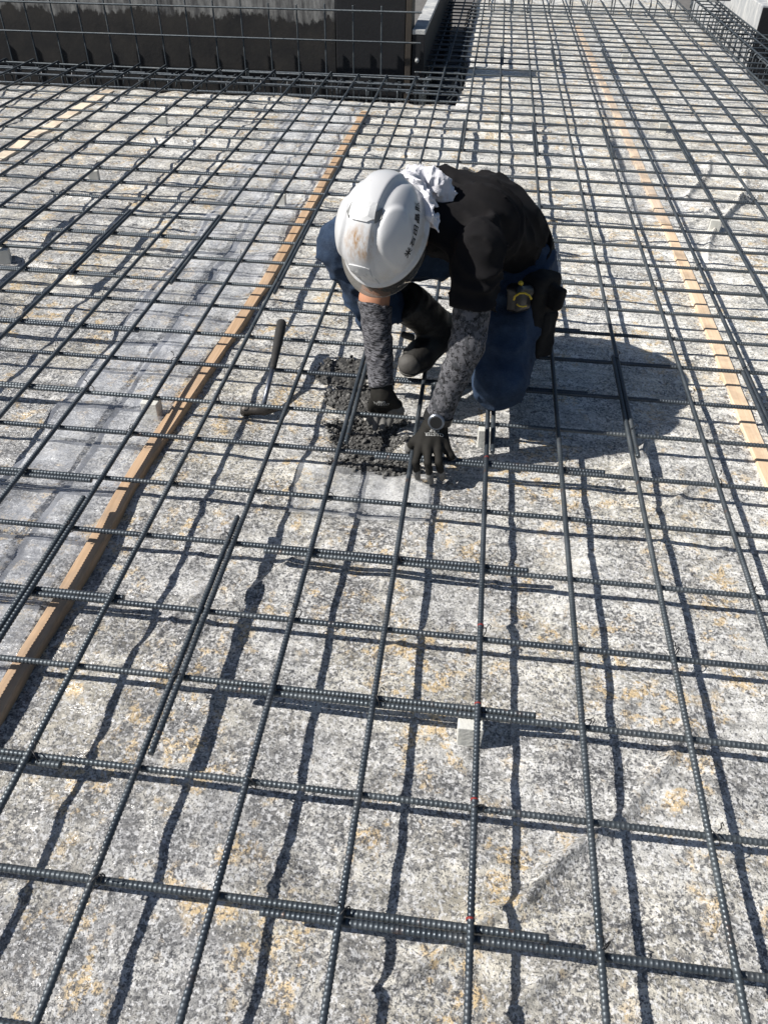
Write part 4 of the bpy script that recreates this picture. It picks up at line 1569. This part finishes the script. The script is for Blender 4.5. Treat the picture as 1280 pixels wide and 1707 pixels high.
# writing on the left side of the shell
tv, tf = text_mesh('米石田晶照', 0.021, 0.0005)
wd = np.ptp(tv[:, 0])
Vt = []
for q in tv:
    s_ = q[0] / wd                                   # -0.5 front .. 0.5 back
    a_ = math.radians(-4 - s_ * 62)
    tt = 0.21 + q[1] / 0.21
    w_ = shell_r(np.array(a_), np.array(tt))
    nrm = unit((w_[0] / 0.107 ** 2, w_[1] / 0.134 ** 2, w_[2] / 0.148 ** 2))
    Vt.append(w_ + nrm * 0.0010)
link('lettering', pymesh('lettering', np.array(Vt), tf, M_BINK), hel)
# chin strap
cs_ = [HEAD + HS * 0.098 - HU * 0.01, HEAD + HS * 0.092 - HU * 0.05 + HF * 0.01, HEAD + HS * 0.066 - HU * 0.105 + HF * 0.03, HEAD + HS * 0.02 - HU * 0.142 + HF * 0.04]
cv, cf = tube_pts(cs_, 0.006, 6)
mk('chin_strap', (cv, cf), M_POUCH, person, PB)

# towel under the helmet at the nape
TWA = HC - HF * 0.125 - HU * 0.012
KNOT = U(706, 296, 0.70)


def f_towel(p):
    q = (p - HC) @ np.stack([HS, HF, HU]).T
    rr = np.hypot(q[..., 0] / 0.106, q[..., 1] / 0.136)
    band = np.abs(rr - 1.0) * 0.115 - 0.010
    band = np.maximum(band, np.abs(q[..., 2] + 0.022) - 0.026)
    band = np.maximum(band, q[..., 1] + 0.045)
    k1 = ell(p, KNOT, [unit((1, 0.2, -.2)), unit((0, 1, 0.3)), (0, 0, 1)], (0.040, 0.034, 0.032))
    k2 = rcone(p, KNOT, KNOT * 0.4 + TWA * 0.6, 0.022, 0.025)
    tail = chain(p, [KNOT, U(728, 308, 0.69), U(741, 322, 0.67)], [0.022, 0.030, 0.026], 0.01)
    tail2 = chain(p, [KNOT, U(690, 287, 0.70), U(683, 291, 0.69)], [0.024, 0.020, 0.014], 0.01)
    d_ = smin(smin(band, k2, 0.015), smin(k1, smin(tail, tail2, 0.008), 0.006), 0.008)
    w1 = vnoise(p[..., 0] * 34 + 3, p[..., 1] * 22, p[..., 2] * 40)
    return d_ - 0.010 * (1 - np.abs(w1)) ** 4 - 0.006 * (1 - np.abs(vnoise(p[..., 0] * 70, p[..., 1] * 45 + 9, p[..., 2] * 75))) ** 3 + 0.006


part('towel', f_towel, HC - np.array((0.17, 0.13, 0.17)), HC + np.array((0.26, 0.34, 0.20)), 0.0030, M_TOWEL)
